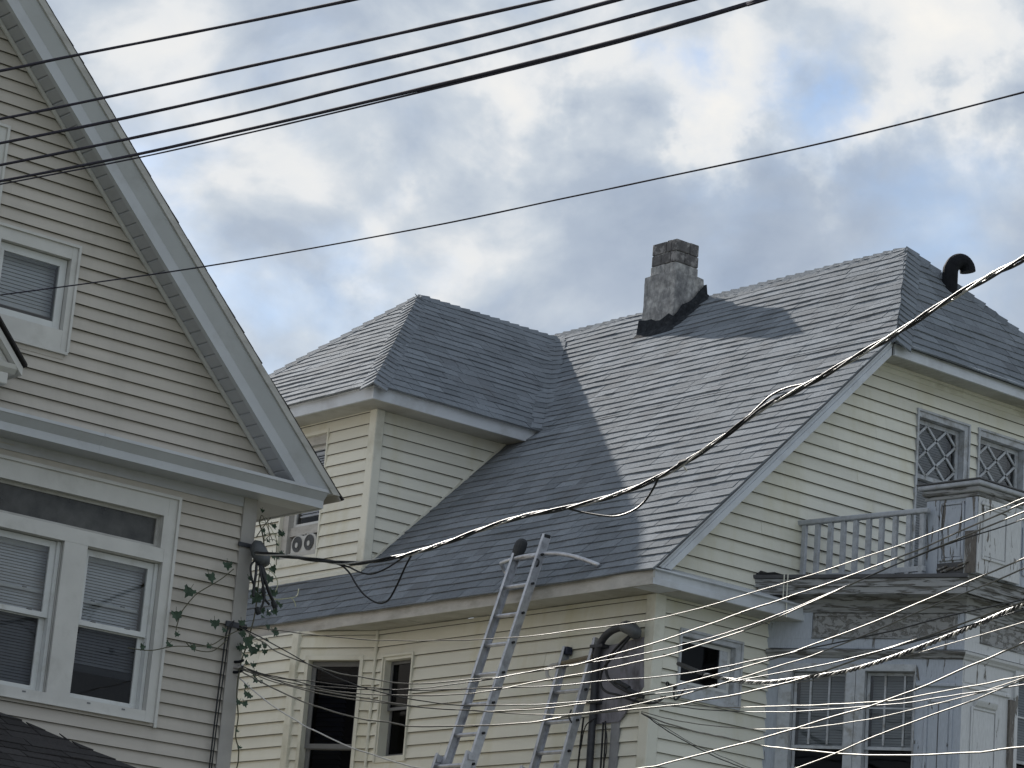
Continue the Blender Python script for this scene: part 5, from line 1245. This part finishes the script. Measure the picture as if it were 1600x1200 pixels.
def mitt():
    mb = MB(); A = at1(20.125, 6.89)
    ax = Vector((0.3, -0.06, 1)).normalized(); sd_ = UY; nn_ = ax.cross(sd_).normalized()
    rings = []
    for hgt, wy, wn in ((-0.02, .048, .04), (0.03, .062, .05), (0.09, .066, .055), (0.14, .060, .05), (0.17, .040, .035)):
        c = A + ax * hgt; i0 = len(mb.v)
        for k in range(12):
            an = 2 * math.pi * k / 12
            e_ = 0.75
            cx_, sy_ = math.copysign(abs(math.cos(an)) ** e_, math.cos(an)), math.copysign(abs(math.sin(an)) ** e_, math.sin(an))
            mb.v.append(tuple(c + sd_ * wy * cx_ + nn_ * wn * sy_))
        rings.append(i0)
    for a, b in zip(rings, rings[1:]):
        for k in range(12):
            q = (k + 1) % 12; mb.f.append((a + k, a + q, b + q, b + k)); mb.t.append(.5)
    mb.f.append(tuple(rings[-1] + k for k in range(12))); mb.t.append(.5)
    mb.f.append(tuple(rings[0] + 11 - k for k in range(12))); mb.t.append(.5)
    return mb
mitt().build('rail_mitt', 'rubber', l1)
MB().box(at1(19.776, 7.03).x - .036, at1(19.776, 7.03).x + .045, 19.74, 19.80, 7.03, 7.068).build('rail_cap', 'rubber', l1, bevel=0.006)
MB().tube(catmull([(16.70, 20.46, 6.765), (16.69, 20.52, 6.81), (16.62, 20.49, 6.86), (16.52, 20.36, 6.845), (16.485, 20.18, 6.852), (16.49, 20.0, 6.865), (16.51, 19.80, 6.868), (16.55, 19.60, 6.862), (16.58, 19.40, 6.825), (16.60, 19.20, 6.765), (16.61, 19.02, 6.70)], 5), 0.021, 8).build('standoff_bar', 'ladder_aluminium', l1, smooth=True)
MB().tube(catmull([at1(19.75, 6.80, .03), at1(19.71, 6.77, .03), at1(19.72, 6.73, .02), at1(19.77, 6.74, .0)], 4), 0.009, 6).build('bolt_hook', 'rubber', l1)
l2, at2 = ladder('shorter aluminium ladder leaning on the siding beside the utility board', 19.67, 19.25, 16.86, 6.05, 0.25, (6.0, 6.055), 5.848, 21, 4.78)
for y, z in ((19.654, 6.0), (19.266, 6.055)):
    c = at2(y, z)
    MB().box(c.x - .04, c.x + .036, y - .03, y + .02, z - .07, z + .006).build('rail_cap', 'navy_cap', l2, bevel=0.008)
MB().tube([at2(19.70, 5.83, .02), at2(19.22, 5.87, .02)], 0.022, 8).build('standoff_bar', 'rope', l2)
MB().tube(catmull([at2(19.68, 5.81, .05), at2(19.76, 5.80, .06), at2(19.80, 5.75, .06), at2(19.77, 5.69, .05), at2(19.71, 5.665, .03)], 4), 0.018, 8).build('hook', 'old_fascia', l2, smooth=True)
MB().tube(catmull([at2(19.29, 5.33, .05), at2(19.27, 5.25, .07), at2(19.24, 5.20, .04)], 4), 0.008, 6).build('rope_loop', 'rubber', l2)

# ================================================================ electrical board and mast by the front corner
ub = tag(MB().hexa([(16.873, y, z) for y, z in ((19.31, 5.95), (18.60, 6.02), (18.55, 5.55), (18.70, 5.40), (18.86, 5.24), (19.25, 5.235))],
                   [(16.855, y, z) for y, z in ((19.31, 5.95), (18.60, 6.02), (18.55, 5.55), (18.70, 5.40), (18.86, 5.24), (19.25, 5.235))]).build('utility_board', 'grey_board', None),
         'stained grey board fixed to the siding behind the service mast', 'board')
ms = thing('service_mast', (16.80, 19.16, 0), 'dark electric service mast bending over to a weatherhead at the front corner', 'conduit')
MB().tube(catmull([(16.81, 19.175, 0), (16.81, 19.17, 3), (16.81, 19.18, 5.2), (16.81, 19.19, 5.70), (16.80, 19.17, 5.90), (16.79, 19.10, 6.02), (16.78, 18.98, 6.09), (16.77, 18.84, 6.115), (16.76, 18.76, 6.11)], 5), 0.036, 12).build('conduit', 'conduit', ms, smooth=True)
MB().tube([(16.76, 18.785, 6.115), (16.76, 18.74, 6.11), (16.755, 18.66, 6.085), (16.755, 18.60, 6.04), (16.755, 18.585, 6.0)], [0.05, 0.062, 0.068, 0.064, 0.045], 12).build('weatherhead', 'mast_head', ms, smooth=True)
for zz in (4.5, 5.42, 5.95):
    MB().box(16.76, 16.868, 19.11 if zz < 5.9 else 19.07, 19.24, zz, zz + .03).build('clamp', 'conduit', ms)
for nm, pth, r_ in (('service_wire', [(16.75, 18.66, 6.03), (16.73, 18.80, 5.93), (16.72, 18.93, 5.80), (16.72, 18.92, 5.66), (16.72, 18.80, 5.56), (16.72, 18.66, 5.50), (16.74, 18.56, 5.45)], .014),
                    ('service_wire', [(16.75, 18.65, 6.02), (16.72, 18.78, 5.88), (16.71, 18.97, 5.72), (16.71, 18.99, 5.58), (16.71, 18.90, 5.50), (16.72, 18.74, 5.46), (16.78, 18.56, 5.40), (16.88, 18.42, 5.39), (17.0, 18.40, 5.47)], .012)):
    MB().tube(catmull(pth, 5), r_, 7).build(nm, 'cable_black', ms, smooth=True)
for p0, p1 in (((16.72, 18.80, 5.60), (16.74, 18.62, 5.52)), ((16.73, 18.62, 5.50), (16.78, 18.46, 5.43))):
    MB().tube([p0, p1], 0.024, 8).build('splice_sleeve', 'rubber', ms)
MB().box(16.865, 16.885, 18.865, 18.975, 0, 5.26).build('mounting_post', 'grey_post', ms)
for pth, r_ in (([(16.83, 19.05, 5.24), (16.82, 19.03, 4.8), (16.83, 19.02, 3.0), (16.84, 19.02, 0.3)], .011), ([(16.83, 19.02, 5.25), (16.82, 18.99, 4.9), (16.83, 18.99, 3.0), (16.84, 18.99, 0.3)], .010),
                ([(16.80, 19.30, 5.30), (16.79, 19.31, 5.0), (16.79, 19.33, 4.5), (16.8, 19.35, 3.0), (16.82, 19.35, 0.4)], .010), ([(16.83, 19.02, 5.2), (16.78, 18.93, 5.1), (16.78, 18.92, 4.95), (16.82, 18.99, 4.86)], .006),
                ([(16.80, 19.31, 5.0), (16.76, 19.22, 5.2), (16.78, 19.10, 5.28)], .006)):
    MB().tube(catmull(pth, 5), r_, 6).build('down_wire', 'cable_black', ms, smooth=True)
# house bracket on the front corner, with a heavy sleeve of the drop
hb = thing('drop_bracket', (17.10, 18.46, 5.56), 'small black hook and eye bracket on the front siding beside the small window', 'bracket')
for p in ((17.06, 18.46, 5.60), (17.145, 18.45, 5.585)):
    MB().tube([Vector(p) + Vector((.018 * math.cos(k * math.pi / 5), -.012, .018 * math.sin(k * math.pi / 5))) for k in range(11)], .006, 6).build('eye', 'black_metal', hb)
MB().tube([(17.06, 18.45, 5.60), (17.145, 18.44, 5.583)], .005, 5).build('link', 'black_metal', hb)
MB().tube(catmull([(17.145, 18.44, 5.58), (17.11, 18.41, 5.53), (17.12, 18.40, 5.46), (17.17, 18.40, 5.49), (17.24, 18.40, 5.58)], 4), .010, 6).build('tail', 'cable_black', hb)

# ================================================================ overhead lines
def hash_(k): return sum(ord(ch_) * (i_ + 1) for i_, ch_ in enumerate(k)) * 0.37
def wire(key, name, mat, label, cat, group, seg=7, n=6):
    r_, pts = W[key]
    pts = [Vector(q_) for q_ in pts]
    if key not in ('l17', 'l18', 'l20'):                       # runs on to its pole
        pts = pts + [pts[-1] + (pts[-1] - pts[-2]).normalized() * 5]
    if key[0] in 'ut': pts = [pts[0] + (pts[0] - pts[1]).normalized() * 6] + pts
    rr = random.Random(key)
    c = catmull(pts, n)
    lowk = 0.82 if key[0] == 'l' else 1.0
    if key[0] == 'l':                                          # slack, kinked wire
        c = [p + Vector((0, 0, 0.008 * noise.noise(Vector((i_ * .33, rr.random() * .3, hash_(key)))))) for i_, p in enumerate(c)]
    o = MB().tube(c, [r_ * lowk * (1 + 0.18 * noise.noise(Vector((i_ * .5, hash_(key), 3.1)))) for i_ in range(len(c))], seg).build(name, mat, None, smooth=True)
    return tag(o, label, cat, group)
GU, GLW = 'cables strung high across the sky', 'wires strung low past the front of the yellow house'
wire('up1', 'overhead_cable', 'upper_cable', 'topmost dark cable of the group crossing the sky', 'cable', GU)
wire('up2', 'overhead_cable', 'upper_cable', 'second dark cable from the top of the group crossing the sky', 'cable', GU)
wire('up3', 'overhead_cable', 'upper_cable', 'third dark cable from the top of the group crossing the sky', 'cable', GU)
wire('up4', 'overhead_cable', 'upper_cable', 'fourth dark cable, just above the close pair crossing the sky', 'cable', GU)
wire('up5', 'overhead_cable', 'upper_cable', 'thick upper cable of the close pair crossing the sky', 'cable', GU)
wire('up6', 'overhead_wire', 'upper_cable', 'thin lower wire of the close pair crossing the sky', 'wire', GU)
wire('thin', 'overhead_wire', 'upper_cable', 'lone thin wire crossing the sky above the chimney', 'wire', None)
lows = [('l1', 'cable_grey', 'uppermost bright wire of the low fan, crossing in front of the gutter corner'), ('l2', 'cable_grey', 'bright wire passing just above the small dark window'),
        ('l4', 'cable_grey', 'bright wire crossing the top of the small dark window beside a black one'), ('l5', 'cable_black', 'black wire crossing the top of the small dark window'),
        ('l3', 'cable_black', 'black wire crossing the middle of the small dark window'), ('l6', 'cable_grey', 'bright wire crossing the stained grey board just above a black one'),
        ('l7', 'cable_black', 'black wire crossing the lower part of the stained grey board'), ('l8', 'cable_grey', 'bright wire crossing the stained grey board just below a black one'),
        ('l9', 'cable_grey', 'thick bright wire crossing the foot of the stained grey board'), ('l12', 'cable_grey', 'long bright wire slanting up across both bay windows'),
        ('l19', 'cable_grey', 'thin bright wire slanting across the bay pier from below its windows'), ('l20', 'bare_wire', 'shiny wire dropping steeply from the beige corner past the dark bay window'),
        ('l13', 'cable_grey', 'bright wire sagging from the grey board across the middle of the bay windows'), ('l14', 'cable_black', 'black wire sagging just below a bright one across the bay windows'),
        ('l15', 'cable_grey', 'bright wire sagging across the lower panes of the bay windows'), ('l16', 'cable_grey', 'thick wire sagging along the bottom of the bay windows'),
        ('l17', 'cable_black', 'black wire falling steeply from the foot of the grey board'), ('l18', 'cable_black', 'hair-thin wire beside the steep black one below the grey board'),
        ('l11', 'cable_grey', 'thin pale wire running just below the spiral-wrapped drop')]
for key, mat, lab in lows:
    wire(key, 'utility_wire', mat, lab, 'wire', GLW)
def twisted(o, pts, strands, rad, pitch, phase=0.0, n=10):
    """Strands twisted round one another along a path."""
    c = catmull(pts, n)
    L_ = [0.0]
    for a, b in zip(c, c[1:]): L_.append(L_[-1] + (b - a).length)
    fine = []
    step = pitch / 12
    s = 0.0; j = 0
    while s < L_[-1]:
        while j < len(c) - 2 and L_[j + 1] < s: j += 1
        f_ = (s - L_[j]) / max(1e-6, L_[j + 1] - L_[j]); fine.append((c[j].lerp(c[j + 1], f_), (c[j + 1] - c[j]).normalized(), s)); s += step
    for k, (nm, mat, r_) in enumerate(strands):
        path = []
        for p, d, s in fine:
            a_ = d.cross(UZ).normalized(); b_ = a_.cross(d)
            an = 2 * math.pi * (s / pitch + k / len(strands)) + phase
            path.append(p + a_ * math.cos(an) * rad + b_ * math.sin(an) * rad)
        MB().tube(path, r_, 6).build(nm, mat, o, smooth=True)
tp = W['tri'][1]
tri = thing('service_drop', tp[0], 'thick twisted service cable rising from the beige house past the roof', 'cable')
twisted(tri, tp, [('conductor', 'cable_black', .0085), ('conductor', 'cable_black', .0085), ('neutral_wire', 'bare_wire', .0062)], 0.0105, 1.15)
for k in ('loopa', 'loopb', 'loopc', 'loopd'):
    MB().tube(catmull(W[k][1], 6), W[k][0], 7).build('slack_loop', 'cable_black', tri, smooth=True)
cl = W['tri'][1][12]
cd_ = (Vector(W['tri'][1][13]) - Vector(cl)).normalized()
MB().tube([Vector(cl) - cd_ * .06, Vector(cl) + Vector((0, 0, .012)), Vector(cl) + cd_ * .09], [0.014, 0.022, 0.014], 8).build('wedge_clamp', 'rubber', tri)
MB().tube([Vector(cl) + Vector((-.01, -.02, .025)), Vector(cl) + Vector((.0, -.025, -.02)), Vector(cl) + Vector((.03, -.02, -.035))], 0.006, 6).build('clamp_bail', 'bare_wire', tri)
dp = W['l10'][1]
sp = thing('wrapped_drop', dp[0], 'spiral wrapped service wire anchored beside the small dark window', 'cable', GLW)
twisted(sp, dp, [('conductor', 'cable_black', .008), ('conductor', 'cable_black', .008), ('wrap_wire', 'bare_wire', .007)], 0.0095, 0.28)
MB().tube([dp[0], dp[1]], 0.02, 8).build('dead_end', 'cable_black', sp)

# ================================================================ fittings on the beige house corner
wh = thing('weatherhead', (12.30, 18.44, 5.90), 'dented dark grey weatherhead with drooping cable ends on the beige corner board', 'weatherhead')
MB().tube([(12.27, 18.40, 6.0), (12.29, 18.385, 5.985), (12.31, 18.36, 5.93), (12.34, 18.33, 5.86), (12.35, 18.31, 5.82)], [0.03, 0.058, 0.070, 0.066, 0.045], 12).build('hood', 'mast_head', wh, smooth=True)
MB().box(12.17, 12.31, 18.452, 18.468, 5.965, 6.0).build('strap', 'conduit', wh)
for pth, r_ in (([(12.28, 18.33, 5.83), (12.25, 18.28, 5.72), (12.245, 18.28, 5.60), (12.25, 18.28, 5.53)], .012), ([(12.31, 18.32, 5.83), (12.34, 18.28, 5.70), (12.41, 18.28, 5.58), (12.47, 18.29, 5.52)], .014),
                ([(12.30, 18.32, 5.82), (12.31, 18.28, 5.70), (12.35, 18.27, 5.57), (12.34, 18.28, 5.46), (12.31, 18.29, 5.43)], .010), ([(12.33, 18.33, 5.83), (12.36, 18.30, 5.73), (12.33, 18.28, 5.62), (12.36, 18.28, 5.54), (12.42, 18.29, 5.50)], .010),
                ([(12.26, 18.34, 5.84), (12.22, 18.32, 5.78), (12.23, 18.30, 5.68), (12.27, 18.29, 5.60)], .009)):
    MB().tube(catmull(pth, 5), r_, 7).build('cable_end', 'cable_black', wh, smooth=True)
for c in ((12.47, 18.29, 5.505), (12.315, 18.29, 5.425)):
    MB().tube([Vector(c) + Vector((-.02, 0, .03)), Vector(c), Vector(c) + Vector((.015, 0, -.022))], [0.018, .026, .022], 8).build('splice', 'rubber', wh)
# floodlight stub and wire clamp at the eave, anchor below
an = thing('wire_anchor', (12.28, 18.43, 4.95), 'cluster of black hooks holding the low wires to the beige corner board', 'anchor')
for zz in (5.28, 5.01, 4.965, 4.925):
    MB().tube([(12.26, 18.47, zz), (12.275, 18.43, zz), (12.30, 18.415, zz + .012), (12.315, 18.43, zz + .02)], .012, 7).build('hook', 'porcelain' if zz == 4.965 else 'black_metal', an)
MB().tube(catmull([(12.19, 18.452, 5.33), (12.14, 18.45, 5.24), (12.13, 18.45, 5.0), (12.12, 18.45, 4.6), (12.11, 18.45, 3.6)], 5), .007, 6).build('riser_wire', 'cable_black', an)
MB().tube(catmull([(12.20, 18.452, 5.34), (12.165, 18.45, 5.2), (12.155, 18.45, 4.9), (12.14, 18.45, 4.4), (12.13, 18.45, 3.6)], 5), .006, 6).build('riser_wire', 'cable_black', an)
MB().box(12.13, 12.33, 18.448, 18.466, 5.285, 5.33).build('bracket_plate', 'conduit', an)

# ================================================================ vine on the beige house corner
vine = thing('climbing_vine', (12.28, 18.44, 0.0), 'straggly green vine climbing the beige corner with runners over the siding', 'vine')
MB().tube(catmull([(12.30, 18.42, 0), (12.31, 18.42, 2), (12.28, 18.42, 3.6)] + V['stem4'], 4), .006, 5).build('stem', 'vine_stem', vine, smooth=True)
for k in ('stem1', 'stem2', 'stem3', 'stem8'):
    MB().tube(catmull(V[k], 4), .0045, 5).build('stem', 'vine_stem', vine, smooth=True)
for k in ('stem5', 'stem6', 'stem7'):
    MB().tube(catmull(V[k], 4), .0042, 5).build('young_shoot', 'young_stem', vine, smooth=True)
rv_ = random.Random(12)
shape = [(0, 0), (.22, .10), (.42, -.02), (.50, .26), (.36, .42), (.40, .66), (.16, .66), (0, 1.0), (-.16, .68), (-.42, .62), (-.36, .40), (-.5, .22), (-.40, -.04), (-.2, .10)]
def leaf(c, sz):
    c = Vector(c)
    dirv = Vector((rv_.uniform(-.7, .7), rv_.uniform(-.5, -.1), rv_.uniform(-1, -.25))).normalized()
    nrm = Vector((rv_.uniform(-.5, .3), -1, rv_.uniform(-.2, .9))).normalized()
    sx = dirv.cross(nrm).normalized(); nrm = sx.cross(dirv)
    st = c - dirv * sz * .5
    mb = MB()
    cen = st + dirv * sz * .35 - nrm * sz * .10
    P_ = [st + sx * x * sz + dirv * y * sz + nrm * sz * (abs(x) * .22 - .12 * y * y + rv_.uniform(-.03, .03)) for x, y in shape]
    for a, b in zip(P_, P_[1:] + P_[:1]): mb.face([cen, a, b])
    mb.tube([st - dirv * sz * .35 + nrm * sz * .1, st], .002, 4)
    return mb.build('leaf', 'leaf_green', vine)
for c, sz in V['leaf']:
    leaf(c, sz * .85)
for k in range(44):
    base_ = Vector(rv_.choice(V['stem4'][3:])) + Vector((rv_.uniform(-.05, .22), rv_.uniform(-.06, .02), rv_.uniform(-.12, .12)))
    leaf(base_, rv_.uniform(.03, .075))
for k in range(8):
    a_ = Vector(rv_.choice(V['stem4'][4:]))
    MB().tube(catmull([a_, a_ + Vector((rv_.uniform(0, .1), -.03, rv_.uniform(-.05, .1))), a_ + Vector((rv_.uniform(.05, .22), -.05, rv_.uniform(-.2, .12)))], 4), .003, 4).build('tendril', 'young_stem' if k % 3 == 0 else 'vine_stem', vine)
